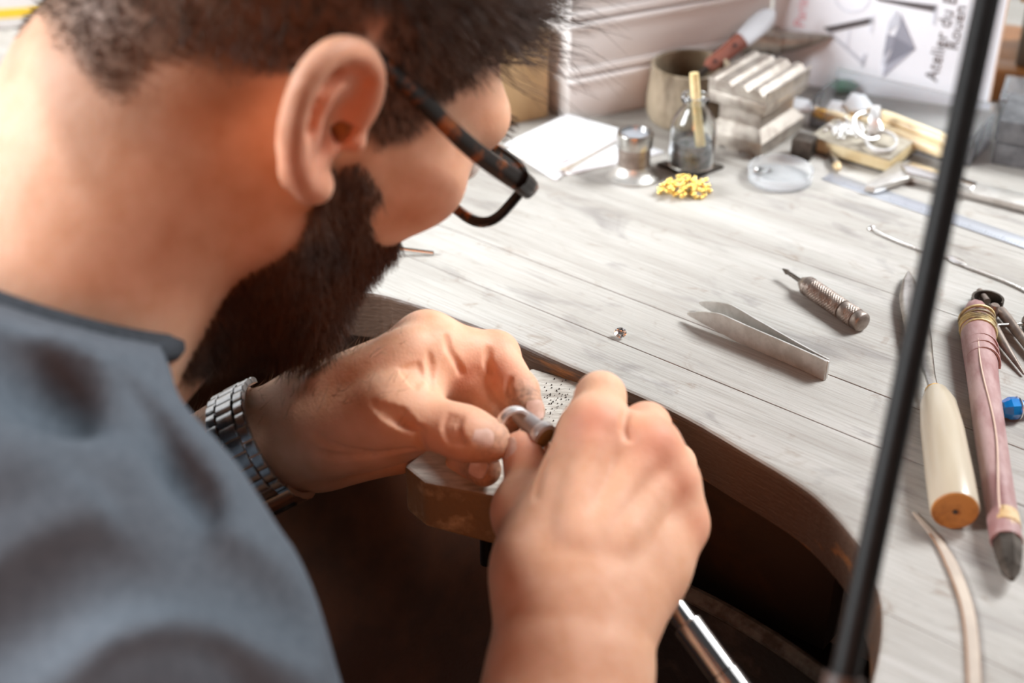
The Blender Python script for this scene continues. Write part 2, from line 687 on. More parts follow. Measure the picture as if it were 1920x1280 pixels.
# boards, tray and leather skin below the cut-out
mesh_obj('apron_board', *box(-.258, .4735, TOP - .0655, .156, .014, .075, .001), M_APRON, workbench)
lip = [(-.305 + .0078 * i, .428 + .010 * ((i - 9.5) / 9.5) ** 2 * -1 + .004) for i in range(21)]
vv, ff = [], []
for i, (a, b) in enumerate(lip):
    for (dn, z) in ((0, .753), (0, .821), (.007, .823), (.007, .753)):
        vv.append((a, b + dn, z))
for i in range(len(lip) - 1):
    for k in range(4):
        ff.append((i * 4 + k, i * 4 + (k + 1) % 4, (i + 1) * 4 + (k + 1) % 4, (i + 1) * 4 + k))
ff += [(0, 1, 2, 3), tuple(len(lip) * 4 - 4 + k for k in range(4))]
M_LIP = mat('tray_board', rgb(52, 40, 32), 0.5, 0, rgb(88, 74, 62), 50, 0.5, 300, vlo=0.55, vhi=0.75)
mesh_obj('tray_lip', vv, ff, M_LIP, workbench)
mesh_obj('tray_rim', *tube([(a, b + .0035, .8235) for a, b in lip], 0.0042, 8), mat('tray_rim_worn', rgb(120, 108, 96), 0.6, 0, rgb(80, 64, 50), 90, 0.6, 300), workbench)
mesh_obj('tray_floor', *box(-.228, .47, .757, .15, .08, .006), M_APRON, workbench)
vv, ff = [], []
NA, NB_ = 26, 18
for i in range(NA):
    for j in range(NB_):
        u, v = i / (NA - 1), j / (NB_ - 1)
        a, b = -.56 + .275 * u, .455 - .36 * v
        sag = math.sin(math.pi * u) * .05 + math.sin(math.pi * v) * .05
        vv.append((a, b, .868 - .15 * v ** .6 - sag + .006 * math.sin(9 * u + 3 * v) * v))
for i in range(NA - 1):
    for j in range(NB_ - 1):
        ff.append((i * NB_ + j, i * NB_ + j + 1, (i + 1) * NB_ + j + 1, (i + 1) * NB_ + j))
sk = mesh_obj('leather_skin', vv, ff, M_LEATHER, workbench)
md = sk.modifiers.new('thickness', 'SOLIDIFY'); md.thickness = 0.002
mesh_obj('back_panel', *box(-.275, 1.10, .43, 1.4, .02, .84, .002), M_APRON, workbench)
for a, b in ((-.95, .26), (.40, .26), (-.95, 1.06), (.40, 1.06)):
    mesh_obj('leg', *box(a, b, .435, .07, .07, .87, .004), M_APRON, workbench)
mesh_obj('knee_panel', *box(-.30, .60, .43, .66, .016, .86, .002), M_APRON, workbench)

# bench pin
pin_c = [(.0095, .5735), (.0600, .5465), (.0040, .4720), (-.0380, .4845), (-.0475, .4960)]
pin_o = (.01, .52, TOP - .033)
bm = bmesh.new()
pz1 = TOP - .0075
tops = [bm.verts.new((x - pin_o[0], y - pin_o[1], pz1 - pin_o[2])) for x, y in pin_c]
bots = [bm.verts.new((x - pin_o[0], y - pin_o[1], pz1 - (.028 if i in (0, 1) else .029 if i == 2 else .025) - pin_o[2])) for i, (x, y) in enumerate(pin_c)]
bm.faces.new(tops); bm.faces.new(bots[::-1])
for i in range(5): bm.faces.new((bots[i - 1], bots[i], tops[i], tops[i - 1]))
bmesh.ops.recalc_face_normals(bm, faces=bm.faces[:])
bmesh.ops.bevel(bm, geom=bm.edges[:], offset=.0014, segments=2, affect='EDGES', profile=.5)
for f in bm.faces: f.material_index = 0 if f.normal.z > .75 else 1
me = bpy.data.meshes.new('pin_block'); bm.to_mesh(me); bm.free()
me.materials.append(M_PIN_TOP); me.materials.append(M_PIN_SIDE)
bench_pin = thing('bench_pin', 'worn wooden bench pin wedged under the bench edge, below the hands', 'bench pin', pin_o)
po = bpy.data.objects.new('pin_block', me); COL.objects.link(po); po.parent = bench_pin
rng = np.random.default_rng(3)
cr = []
M_FILING = mat('metal_filings', rgb(48, 36, 30), 0.6, 0.3)
vv, ff = [], []
for i in range(80):
    q = D(rng.normal(1050, 22), rng.normal(745, 20), .6)
    r_ = q - _C
    q = _C + r_ * ((TOP - .0072 - _C[2]) / r_[2])
    s = rng.uniform(.0002, .0006)
    v0, f0 = box(*(q - np.array(pin_o)), s, s * rng.uniform(.6, 1.4), s * .7)
    f0 = [tuple(k + len(vv) for k in f) for f in f0]; vv += v0; ff += f0
fl = mesh_obj('filings', vv, ff, M_FILING, bench_pin, smooth=False); tag(fl, 'dark metal filings scattered on the pin', kind='stuff')
mesh_obj('clamp_screw', *xf(lathe([(-.03, .0028), (0, .0028), (.004, .0024)], 12), tuple(np.array([-.012, .497, TOP - .035]) - np.array(pin_o))), M_BLACK, bench_pin)

# ---------------------------------------------------------------- the room
M_FLOOR = mat('floor_boards', rgb(92, 66, 46), 0.6, 0, rgb(64, 44, 30), 6, 0.2, 80)
M_WALL = mat('plaster_wall', rgb(232, 230, 226), 0.8, 0, rgb(222, 219, 214), 5, 0.1, 60)
tag(mesh_obj('floor', *box(0, .4, -.02, 4.4, 4.2, .04), M_FLOOR), kind='structure')
w = mesh_obj('wall_back', *box(-.4, 1.36, .78, 3.6, .04, 1.56), M_WALL); w.rotation_euler[2] = GRAIN
w.location = tuple(_n * 0.0)
tag(w, kind='structure')
w2 = mesh_obj('wall_left', *box(-2.2, -.1, 1.2, .04, 3.0, 2.4), M_WALL); w2.rotation_euler[2] = GRAIN
tag(w2, kind='structure')

# ---------------------------------------------------------------- the man
def skin_material():
    m, nt, b = _nodes('skin')
    L = nt.links.new
    tc = nt.nodes.new('ShaderNodeTexCoord')

    def attr(n):
        a = nt.nodes.new('ShaderNodeAttribute'); a.attribute_name = n
        return a.outputs['Fac']

    def noise(s, d=4):
        n = nt.nodes.new('ShaderNodeTexNoise'); n.inputs['Scale'].default_value = s; n.inputs['Detail'].default_value = d
        L(tc.outputs['Object'], n.inputs['Vector'])
        return n.outputs['Fac']

    def mix(fac, a, c):
        n = nt.nodes.new('ShaderNodeMix'); n.data_type = 'RGBA'
        L(fac, n.inputs['Factor'])
        for i, s in ((6, a), (7, c)):
            if isinstance(s, tuple): n.inputs[i].default_value = s
            else: L(s, n.inputs[i])
        return n.outputs[2]

    def mul(a, k, add=0.0):
        n = nt.nodes.new('ShaderNodeMath'); n.operation = 'MULTIPLY_ADD'
        L(a, n.inputs[0])
        if isinstance(k, float): n.inputs[1].default_value = k
        else: L(k, n.inputs[1])
        n.inputs[2].default_value = add
        n.use_clamp = True
        return n.outputs[0]
    mott = mul(noise(90), 2.2, -0.65)
    c = mix(mott, rgb(228, 180, 150), rgb(214, 160, 126))
    c = mix(attr('red'), c, rgb(206, 116, 92))
    c = mix(mul(attr('grime'), mul(noise(500), 1.6, -0.1)), c, rgb(84, 66, 58))
    c = mix(attr('hair'), c, rgb(62, 40, 26))
    L(c, b.inputs['Base Color'])
    b.inputs['Roughness'].default_value = 0.58
    b.inputs['Specular IOR Level'].default_value = 0.35
    b.inputs['Subsurface Weight'].default_value = 0.25
    b.inputs['Subsurface Radius'].default_value = (0.0045, 0.0018, 0.0009)
    b.inputs['Subsurface Scale'].default_value = 1.0
    v = nt.nodes.new('ShaderNodeTexVoronoi'); v.inputs['Scale'].default_value = 900
    L(tc.outputs['Object'], v.inputs['Vector'])
    bp = nt.nodes.new('ShaderNodeBump'); bp.inputs['Strength'].default_value = 0.16; bp.inputs['Distance'].default_value = 0.0005
    L(v.outputs['Distance'], bp.inputs['Height'])
    n3 = nt.nodes.new('ShaderNodeTexNoise'); n3.inputs['Scale'].default_value = 220; n3.inputs['Detail'].default_value = 5
    L(tc.outputs['Object'], n3.inputs['Vector'])
    b2 = nt.nodes.new('ShaderNodeBump'); b2.inputs['Strength'].default_value = 0.25; b2.inputs['Distance'].default_value = 0.0008
    L(n3.outputs['Fac'], b2.inputs['Height']); L(bp.outputs['Normal'], b2.inputs['Normal'])
    L(b2.outputs['Normal'], b.inputs['Normal'])
    return m


M_SKIN = skin_material()
M_NAIL = mat('fingernail', rgb(222, 188, 172), 0.3, 0, rgb(205, 170, 152), 200, 0.05, 600)
M_HAIR = mat('brown_hair', rgb(84, 58, 38), 0.5, 0, rgb(60, 40, 26), 40)
M_BEARD = mat('brown_beard', rgb(92, 54, 28), 0.5, 0, rgb(62, 36, 20), 40)
M_ARMHAIR = mat('arm_hair', rgb(120, 84, 56), 0.5, 0)
M_SHIRT = mat('charcoal_jersey', rgb(88, 95, 103), 0.9, 0, rgb(80, 87, 95), 300, 0.25, 1500)
M_TORTOISE = mat('tortoiseshell', rgb(20, 12, 8), 0.3, 0, rgb(150, 78, 20), 90, 0, coat=0.1, spec=0.35, vlo=0.52, vhi=0.66)
M_LENS = mat('spectacle_lens', rgb(250, 250, 250), 0.01, 0, trans=1.0, ior=1.12)
M_EYE = mat('eye_white', rgb(235, 228, 220), 0.15, 0)


def hit(F, px, py, d0=.30, d1=.90):
    """first point of an implicit body seen at a pixel, with its outward normal"""
    ds = np.arange(d0, d1, F.h * .25)
    pts = _C[None] + ray(px, py)[None] * ds[:, None]
    q = (pts - F.lo) / F.h
    ok = ((q >= 1) & (q < F.n - 2)).all(1)
    i = np.floor(q).astype(int).clip(0, F.n - 2)
    w = q - i
    v = np.zeros(len(ds))
    for a in (0, 1):
        for b in (0, 1):
            for c in (0, 1):
                ww = (w[:, 0] if a else 1 - w[:, 0]) * (w[:, 1] if b else 1 - w[:, 1]) * (w[:, 2] if c else 1 - w[:, 2])
                v += ww * F.f[i[:, 0] + a, i[:, 1] + b, i[:, 2] + c]
    v[~ok] = 9
    k = np.argmax(v < 0)
    if v[k] >= 0: return None
    p = pts[k]
    j = np.round((p - F.lo) / F.h).astype(int).clip(2, F.n - 3)
    g = np.array([F.f[j[0] + 2, j[1], j[2]] - F.f[j[0] - 2, j[1], j[2]], F.f[j[0], j[1] + 2, j[2]] - F.f[j[0], j[1] - 2, j[2]], F.f[j[0], j[1], j[2] + 2] - F.f[j[0], j[1], j[2] - 2]])
    return p, g / (np.linalg.norm(g) + 1e-9)


def crease(F, pix, r=.0011, depth=0.0, k=.0022, n=10):
    """carve a fold along a line of pixels on the surface"""
    pts = []
    for p in spline([(a, b, 0) for a, b in pix], n):
        h_ = hit(F, p[0], p[1])
        if h_ is not None: pts.append(h_[0] + h_[1] * (r * .35 - depth))
    for a, b in zip(pts[:-1], pts[1:]):
        if np.linalg.norm(b - a) < .012: F.cone(a, b, r, r, k, 's')


def ridge(F, pix, r, lift=0.0, k=.012, n=12):
    pts = []
    for p in spline([(a, b, 0) for a, b in pix], n):
        h_ = hit(F, p[0], p[1])
        if h_ is not None: pts.append(h_[0] + h_[1] * (lift - r))
    for a, b in zip(pts[:-1], pts[1:]): F.cone(a, b, r, r, k)


person = thing('person', 'bearded man in glasses and charcoal T-shirt bending over the bench, hands at work', 'person', (-0.15, 0.35, 0.0))
PO = np.array([-0.15, 0.35, 0.0])

# ---- head frame: right, forward, up in lens directions
hf = np.array([.6473, -.245, -.7218]); hf /= np.linalg.norm(hf)
hu = np.array([.5035, .8484, .1635]); hu -= hf * (hu @ hf); hu /= np.linalg.norm(hu)
hr = np.cross(hf, hu)
HR, HF, HU = camvec(*hr), camvec(*hf), camvec(*hu)
HM = np.array([HR, HF, HU])
HS = 0.96
HO = _C + camvec(-.0991, .1101, -.5509)


def HL(x, y, z):
    return HO + (HR * x + HF * y + HU * z) * .001 * HS


MM = .001 * HS
NECK_TOP = HL(0, -28, -40)
NECK_BASE = D(45, 690, .54)

F = Field(np.array([-.36, .26, .86]), np.array([.075, .66, 1.24]), .0021)
F.ell(HL(0, -4, 46), HM, np.array([75, 97, 76]) * MM, .01)
F.ell(HL(0, 26, -6), HM, np.array([67, 66, 62]) * MM, .02)
F.ell(HL(0, 46, -34), HM, np.array([54, 46, 60]) * MM, .02)
for s in (-1, 1):
    F.cone(HL(54 * s, 8, -48), HL(20 * s, 64, -88), 16 * MM, 14 * MM, .022)
    F.ball(HL(50 * s, 66, -10), 17 * MM, .02)
F.cone(HL(-13, 68, -90), HL(13, 68, -90), 15 * MM, 15 * MM, .02)
F.cone(HL(-44, 82, 24), HL(44, 82, 24), 12 * MM, 12 * MM, .02)
F.cone(HL(0, 98, 16), HL(0, 118, -22), 7 * MM, 10 * MM, .012)
for s in (-1, 1):
    F.ball(HL(10 * s, 108, -24), 7 * MM, .008)
    F.ball(HL(31 * s, 102, 4), 12 * MM, .014, 's')
    F.ball(HL(31 * s, 88, 4), 12.5 * MM, .004)
F.cone(HL(-16, 87, -53), HL(16, 87, -53), 6 * MM, 6 * MM, .008)
F.cone(HL(-14, 85, -64), HL(14, 85, -64), 6.5 * MM, 6.5 * MM, .008)
F.cut([HL(-24, 87, -58), HL(0, 94, -58), HL(24, 87, -58)], 1.6 * MM, .003)
# neck and upper body
F.cone(NECK_TOP, NECK_BASE, .056, .057, .02)
F.cone(HL(0, 30, -75), D(70, 720, .56), .038, .038, .02)
SHO = D(140, 1098, .465)
F.cone(NECK_BASE, D(-60, 930, .50), .043, .042, .02)
F.ell(D(-260, 1010, .575), np.eye(3), (.10, .10, .13), .03)
# ears
for s in (-1, 1):
    e1 = (HR * s * .26 - HF * .965) * 1.22
    e2 = (HU * .972 - HF * .20 + HR * s * .06) * .86
    en = np.cross(e1, e2) * (1 if s > 0 else -1)
    en = en if en @ (HR * s) > 0 else -en
    E0 = HL(69 * s, 8, -3)
    EP = lambda a, b, c=0.0: E0 + (e1 * a + e2 * b + en * c) * MM * 1.02
    em = np.array([e1, e2, en])
    F.ell(EP(13, 4, -2), em, np.array([15, 27, 4.5]) * MM, .004)
    F.ell(EP(6, 0, -5), em, np.array([11, 18, 9]) * MM, .005)
    hx = spline([EP(1, 4, 1), EP(1, 18, 2), EP(6, 29, 3), EP(16, 33, 3), EP(26, 27, 3), EP(31, 13, 3), EP(30, -3, 3), EP(24, -17, 2), EP(14, -27, 1), EP(6, -29, 0)], 26)
    for i in range(25):
        rr = (4.6 if i < 17 else 5.2) * MM
        F.cone(hx[i], hx[i + 1], rr, rr, .003)
    F.ball(EP(8, -26, 0), 6.5 * MM, .005)
    ah = spline([EP(13, 23, 1), EP(21, 12, 2), EP(21, -4, 2), EP(13, -16, 2)], 10)
    for i in range(9): F.cone(ah[i], ah[i + 1], 3.4 * MM, 3.4 * MM, .003)
    sc_ = spline([EP(8, 24, 5), EP(18, 25, 5), EP(25.5, 12, 5), EP(25, -4, 5)], 10)
    for i in range(9): F.cone(sc_[i], sc_[i + 1], 2.6 * MM, 2.6 * MM, .002, 's')
    F.ell(EP(11, 0, 5), em, np.array([7.5, 12, 8]) * MM, .003, 's')
    F.cone(EP(5, -1, 4), EP(3, -1, -12), 4.5 * MM, 3.5 * MM, .002, 's')
    F.ball(EP(1, -2, 4), 4.2 * MM, .003)
HEADF = F
hV, hQ = F.mesh()
loc = (hV - HO) @ HM.T / MM      # head coordinates in mm
hx_, hy_, hz_ = loc[:, 0], loc[:, 1], loc[:, 2]


def sstep(a, b, v):
    t = np.clip((v - a) / (b - a), 0, 1)
    return t * t * (3 - 2 * t)


_hn = np.random.default_rng(8)
wob = 5 * np.sin(hx_ * .11 + hz_ * .07) + 4 * np.sin(hy_ * .17 + 1.3) + 3 * np.sin(hz_ * .23 + hx_ * .19)
hairline = np.interp(hy_, [-130, -95, -60, -30, -8, 6, 22, 40, 60, 78, 100], [-30, -32, -22, 2, 30, 6, -6, 22, 46, 66, 74])
earzone = np.exp(-(((np.abs(hx_) - 80) / 16) ** 2 + ((hy_ + 8) / 26) ** 2 + ((hz_ + 2) / 36) ** 2))
scalp = sstep(-9, 9, hz_ + wob - hairline) * (np.abs(hx_) < 79) * (1 - sstep(.25, .6, earzone * (np.abs(hx_) > 71)))
jawline = np.interp(hy_, [-20, 8, 20, 40, 60, 80, 110], [-75, -20, -8, -30, -42, -50, -44])
beard = sstep(-9, 9, jawline - hz_ + wob) * sstep(-4, 14, hy_ - 6 + np.clip(-hz_ - 50, 0, 60) * .15) * (hz_ > -118) * (np.abs(hx_) < 74)
lips = np.exp(-((hx_ / 20) ** 2 + ((hz_ + 58) / 6) ** 2)) * (hy_ > 76)
beard = beard * (1 - lips)
hair_attr = np.clip(np.maximum(scalp * .85, beard * .8), 0, 1)
stub = sstep(-40, 0, hz_ - hairline + 8 * wob / 5) * sstep(-12, -40, hy_) * .35
hair_attr = np.maximum(hair_attr, stub * (hz_ < 60))
red_attr = np.clip(earzone * .55 * (np.abs(hx_) > 70) + .25 * np.exp(-(((np.abs(hx_) - 52) / 22) ** 2 + ((hy_ - 70) / 25) ** 2 + ((hz_ + 12) / 25) ** 2)), 0, 1) + lips * .5

# ---- left hand and forearm (thumb side towards the lens)
mmpx = lambda d: FPX / (1000 * d)
LF = Field(D(130, 1010, .70) - np.array([.03, .06, .05]), np.array([.035, .605, .99]), .00095)
lo_, hi_ = np.array([-.225, .42, .80]), np.array([.03, .60, .985])
LF = Field(lo_, hi_, .00095)
view = -_W
lW = D(580, 800, .632)             # wrist
lE = D(215, 985, .650)             # towards the elbow
axl = lW - lE; axl /= np.linalg.norm(axl)
LF.cone(lE, D(470, 848, .637), .034, .0255, .006, flat=(view, 1.12))
LF.cone(D(470, 848, .637), lW, .0255, .0225, .01, flat=(view, 1.15))
mI, mM, mRg, mLt = D(803, 650, .618), D(815, 698, .628), D(808, 738, .655), D(792, 785, .668)
LF.cone(D(590, 765, .632), mI, .0185, .0125, .012)
LF.cone(D(590, 785, .643), mM, .0185, .0125, .012)
LF.cone(D(600, 815, .652), mRg, .0175, .0115, .012)
LF.cone(D(610, 838, .655), mLt, .0165, .0105, .012)
LF.cone(D(610, 845, .642), D(745, 838, .648), .0155, .0125, .012)      # heel of the palm
# thumb
tC, tM, tI, tT = D(620, 800, .618), D(742, 772, .597), D(852, 806, .590), D(916, 826, .590)
LF.cone(tC, tM, .0190, .0150, .014)
LF.cone(tM, tI, .0142, .0103, .008)
LF.cone(tI, tT, .0104, .0092, .004, flat=(view, .9))
LF.ball(tI + (tT - tI) * .42, .0108, .005)
# web between thumb and index
LF.cone(D(770, 735, .606), D(800, 690, .614), .0085, .0085, .014)
LF.cone(D(715, 735, .607), D(790, 672, .616), .0120, .0110, .012)
# index
iP, iD, iT = D(928, 666, .632), D(974, 733, .614), D(995, 771, .603)
LF.cone(mI, iP, .0128, .0100, .006)
LF.cone(iP, iD, .0102, .0082, .004)
LF.cone(iD, iT, .0083, .0062, .003)
LF.ball(iP, .0105, .003)
LF.cone(D(838, 668, .622), D(892, 676, .628), .0098, .0088, .006)        # pad of the first phalanx
# middle
mP, mD_, mT = D(902, 726, .630), D(942, 778, .617), D(957, 804, .608)
LF.cone(mM, mP, .0122, .0100, .005)
LF.cone(mP, mD_, .0101, .0083, .003)
LF.cone(mD_, mT, .0083, .0072, .003)
# ring finger, its tip showing below the thumb
rP, rD, rT = D(868, 795, .655), D(880, 858, .628), D(908, 880, .609)
LF.cone(mRg, rP, .0115, .0095, .005)
LF.cone(rP, rD, .0095, .0086, .003)
LF.cone(rD, rT, .0086, .0074, .003)
# little finger
pP, pD, pT = D(838, 838, .664), D(846, 872, .644), D(852, 884, .632)
LF.cone(mLt, pP, .0105, .0085, .005)
LF.cone(pP, pD, .0085, .0072, .003)
LF.cone(pD, pT, .0072, .0062, .003)
# knuckle bump, thenar swell
LF.ball(D(798, 632, .626), .0095, .012)
LF.ell(D(690, 800, .612), np.array([_R, _U, _W]), (.030, .017, .014), .014)
# creases: thumb joint, index joints, web, palm
for kx in (836, 848, 860):
    crease(LF, [(kx + 5, 777 + (kx - 832) * .25), (kx - 2, 800), (kx + 2, 818), (kx + 10, 832)], .0008, 0, .0016)
crease(LF, [(838, 632), (842, 655), (858, 682), (866, 700)], .0009)
crease(LF, [(916, 655), (914, 680), (922, 700)], .0009)
crease(LF, [(955, 710), (950, 728), (957, 742)], .0009)
crease(LF, [(790, 640), (806, 680), (808, 728)], .0011)
crease(LF, [(800, 850), (790, 835), (786, 818)], .0010)
crease(LF, [(700, 848), (640, 840), (590, 815)], .0008)
crease(LF, [(770, 842), (716, 850), (650, 856), (600, 850)], .0012)
for k in range(4):
    crease(LF, [(700 + 17 * k, 755 + 4 * k), (726 + 15 * k, 783 + 3 * k), (760 + 11 * k, 800 + 3 * k)], .0006)
    crease(LF, [(752 + 8 * k, 690 - 6 * k), (778 + 6 * k, 724 - 5 * k)], .0006)
# tendons on the back of the hand
ridge(LF, [(600, 712), (700, 672), (770, 640)], .004, .0008, .01)
lV, lQ = LF.mesh()


def px_of(V):
    d = (V - _C) @ _W
    return 960 + (V - _C) @ _R / d * FPX, 640 - (V - _C) @ _U / d * FPX, d


def bump_at(V, pts, rad):
    o = np.zeros(len(V))
    for p, r in zip(pts, rad): o = np.maximum(o, np.exp(-((V - p) ** 2).sum(1) / r ** 2))
    return o


l_grime = np.clip(bump_at(lV, [tT + (tT - tI) * .15, iT, rT, mT, D(990, 750, .605)], [.0095, .0105, .0105, .009, .009]), 0, 1) * .95
l_red = np.clip(bump_at(lV, [iP, D(835, 690, .63), mM, mP, tI, tM, D(860, 700, .62), D(940, 690, .61)], [.012, .016, .016, .014, .010, .008, .012, .011]), 0, 1) * .5

# ---- right hand and forearm (back of the hand towards the lens)
RF = Field(np.array([-.05, .24, .84]), np.array([.105, .53, 1.00]), .00105)
rW = D(1074, 1190, .532)
rE = D(1000, 1900, .475)
RF.cone(rE, rW, .044, .0235, .01, flat=(_R, 1.18))
RF.cone(D(1076, 1230, .529), D(1080, 1130, .540), .0235, .0225, .01, flat=(_R, 1.16))
qI, qM, qR, qL = D(1118, 806, .566), D(1208, 842, .566), D(1246, 908, .568), D(1268, 985, .570)
RF.cone(D(1040, 1110, .543), qI, .0180, .0120, .014)
RF.cone(D(1075, 1115, .540), qM, .0185, .0120, .014)
RF.cone(D(1110, 1115, .541), qR, .0180, .0108, .014)
RF.cone(D(1135, 1125, .544), qL, .0175, .0098, .014)
RF.ball(D(1212, 1050, .556), .0125, .014)
RF.cone(D(1015, 1060, .548), D(1105, 870, .563), .0175, .0135, .014)
uC, uM, uI, uT = D(1014, 1050, .556), D(990, 960, .575), D(994, 890, .588), D(977, 846, .592)
RF.cone(uC, uM, .0148, .0122, .012)
RF.cone(uM, uI, .0125, .0098, .008)
RF.cone(uI, uT, .0099, .0086, .004)
RF.ball(uM, .0125, .008)
vP, vD, vT = D(1126, 744, .580), D(1085, 800, .604), D(1048, 846, .604)
RF.cone(qI, vP, .0120, .0098, .006)
RF.cone(vP, vD, .0098, .0082, .004)
RF.cone(vD, vT, .0082, .0068, .003)
wP, wD, wT = D(1212, 800, .588), D(1150, 850, .612), D(1085, 880, .612)
RF.cone(qM, wP, .0118, .0098, .006)
RF.cone(wP, wD, .0096, .0082, .004)
RF.cone(wD, wT, .0082, .0066, .003)
xP, xD, xT = D(1262, 872, .594), D(1190, 910, .618), D(1120, 920, .616)
RF.cone(qR, xP, .0108, .0090, .006)
RF.cone(xP, xD, .0090, .0078, .004)
RF.cone(xD, xT, .0078, .0064, .003)
yP, yD, yT = D(1272, 960, .594), D(1215, 985, .614), D(1160, 980, .612)
RF.cone(qL, yP, .0098, .0082, .006)
RF.cone(yP, yD, .0082, .0070, .004)
RF.cone(yD, yT, .0070, .0058, .003)
for p, r_ in ((D(1112, 796, .557), .0085), (D(1222, 836, .557), .0090), (D(1262, 905, .560), .0085), (D(1280, 985, .563), .0078)):
    RF.ball(p, r_, .012)
# fill the ulnar side so the back of the hand stays one even plane
RF.cone(D(1160, 1110, .5460), D(1226, 960, .5690), .0165, .0100, .014)
RF.ball(D(1204, 1062, .5560), .0140, .014)
ridge(RF, [(1110, 1010), (1160, 940), (1205, 872)], .0028, -.0008, .008)
ridge(RF, [(1070, 1000), (1088, 920), (1110, 830)], .0028, -.0008, .008)
ridge(RF, [(1165, 1020), (1205, 965), (1240, 915)], .0024, -.0008, .008)
crease(RF, [(1040, 838), (1018, 880), (1005, 930)], .0010)
crease(RF, [(1178, 760), (1172, 800), (1180, 820)], .0012)
rV, rQ = RF.mesh()
r_grime = np.clip(bump_at(rV, [uT, vT], [.008, .008]), 0, 1) * .25
r_red = np.clip(bump_at(rV, [D(1112, 792, .55), D(1232, 832, .552), D(1265, 905, .555), D(1290, 985, .56), wP, uT], [.011, .013, .010, .010, .010, .012]), 0, 1) * .55

V = np.concatenate([hV, lV, rV])
Q = np.concatenate([hQ, lQ + len(hV), rQ + len(hV) + len(lV)])
z_l, z_r = np.zeros(len(lV)), np.zeros(len(rV))
body = fast_mesh('body', V - PO, Q, M_SKIN, person, dict(
    hair=np.concatenate([hair_attr, z_l, z_r]),
    grime=np.concatenate([np.zeros(len(hV)), l_grime, r_grime]),
    red=np.concatenate([np.clip(red_attr, 0, 1), l_red, r_red])))


def normals_of(V, Q):
    a = V[Q[:, 1]] - V[Q[:, 0]]; b = V[Q[:, 3]] - V[Q[:, 0]]
    fn = np.cross(a, b)
    vn = np.zeros_like(V)
    for k in range(4): np.add.at(vn, Q[:, k], fn)
    return vn / (np.linalg.norm(vn, axis=1, keepdims=True) + 1e-12)


hN, lN = normals_of(hV, hQ), normals_of(lV, lQ)
if ((hV - HO) * hN).sum(1).mean() < 0: hN = -hN
if ((lV - lV.mean(0)) * lN).sum(1).mean() < 0: lN = -lN

# nails: small curved plates set on the fingertips
def nail(F, px, py, along, wid, length, parent=person):
    h_ = hit(F, px, py)
    if h_ is None: return
    p, nn = h_
    t = along - nn * (along @ nn); t /= np.linalg.norm(t)
    s = np.cross(nn, t)
    vv, ff = [], []
    nu, nv = 9, 7
    for top in (0, 1):
        for i in range(nu):
            for j in range(nv):
                u, v = i / (nu - 1) * 2 - 1, j / (nv - 1) * 2 - 1
                k = (1 - .12 * max(0, v) ** 3)
                uu, vv_ = u * wid * .5 * math.sqrt(max(0, 1 - .22 * v * v)) * k, v * length * .5 * math.sqrt(max(0.0, 1 - .28 * u * u))
                drop = (uu / wid) ** 2 * wid * .62 + max(0, -v) ** 2 * .0003
                vv.append(p + s * uu + t * vv_ + nn * ((.00040 if top else -.0012) - drop) - PO)
    for i in range(nu - 1):
        for j in range(nv - 1):
            a = nu * nv + i * nv + j
            ff.append((a, a + nv, a + nv + 1, a + 1))
            a = i * nv + j
            ff.append((a, a + 1, a + nv + 1, a + nv))
    rim = [i * nv for i in range(nu)] + [(nu - 1) * nv + j for j in range(1, nv)] + [i * nv + nv - 1 for i in range(nu - 2, -1, -1)] + [j for j in range(nv - 2, 0, -1)]
    for a, b in zip(rim, rim[1:] + rim[:1]): ff.append((a, b, b + nu * nv, a + nu * nv))
    return mesh_obj('fingernail', vv, ff, M_NAIL, parent, angle=60)


nail(LF, 905, 824, tT - tI, .0098, .0090)
nail(LF, 896, 878, rT - rD, .0078, .0080)
nail(LF, 1005, 768, iT - iD, .0075, .0085)
nail(RF, 953, 843, uT - uI, .0088, .0100)

# ---- hair
rng = np.random.default_rng(11)
cand = np.where((scalp > .35) & (hz_ > -45))[0]
w_ = np.where(hz_[cand] > 55, 2.0, 1.0) * scalp[cand] ** 2
sel = rng.choice(cand, 26000, p=w_ / w_.sum())
lz, ly, lx = hz_[sel], hy_[sel], hx_[sel]
toph = sstep(28, 78, lz + .25 * ly)
ln = (.0035 + toph * .016 + rng.uniform(0, .004, len(sel)) * (1 + toph * 2)) * HS
dirs = hN[sel] * (.75 - .25 * toph)[:, None] + HF * (.15 + .75 * toph)[:, None] - HU * (.55 * (1 - toph))[:, None] + rng.normal(0, .22, (len(sel), 3))
front = (ly > 55) & (lz > 40)
ln[front] *= 1.0
ln *= .35 + .65 * sstep(0, 26, lz - hairline[sel] + wob[sel])
hair_o = strands('hair', hV[sel] - PO, dirs, ln, .00024, M_HAIR, person, rng, .5, .3, (-HU * .12 + HF * .1))
fr = np.where(scalp * (hy_ > 48) * (hz_ > 40) > .3)[0]
s2 = rng.choice(fr, 520)
d2 = hN[s2] * .6 + HF * .6 + HU * .5 + rng.normal(0, .25, (len(s2), 3))
forelock_o = strands('forelock', hV[s2] - PO, d2, rng.uniform(.024, .052, len(s2)), .0003, M_HAIR, person, rng, .9, .8, -HU * .35)
cb = np.where(beard > .3)[0]
s3 = rng.choice(cb, 20000)
d3 = hN[s3] * .6 - HU * .75 + HF * .1 + rng.normal(0, .28, (len(s3), 3))
chin = sstep(30, 85, hy_[s3]) * sstep(-40, -90, hz_[s3])
beard_o = strands('beard', hV[s3] - PO, d3, (.0045 + .005 * chin + rng.uniform(0, .004, len(s3))), .00022, M_BEARD, person, rng, .5, .4, -HU * .3)
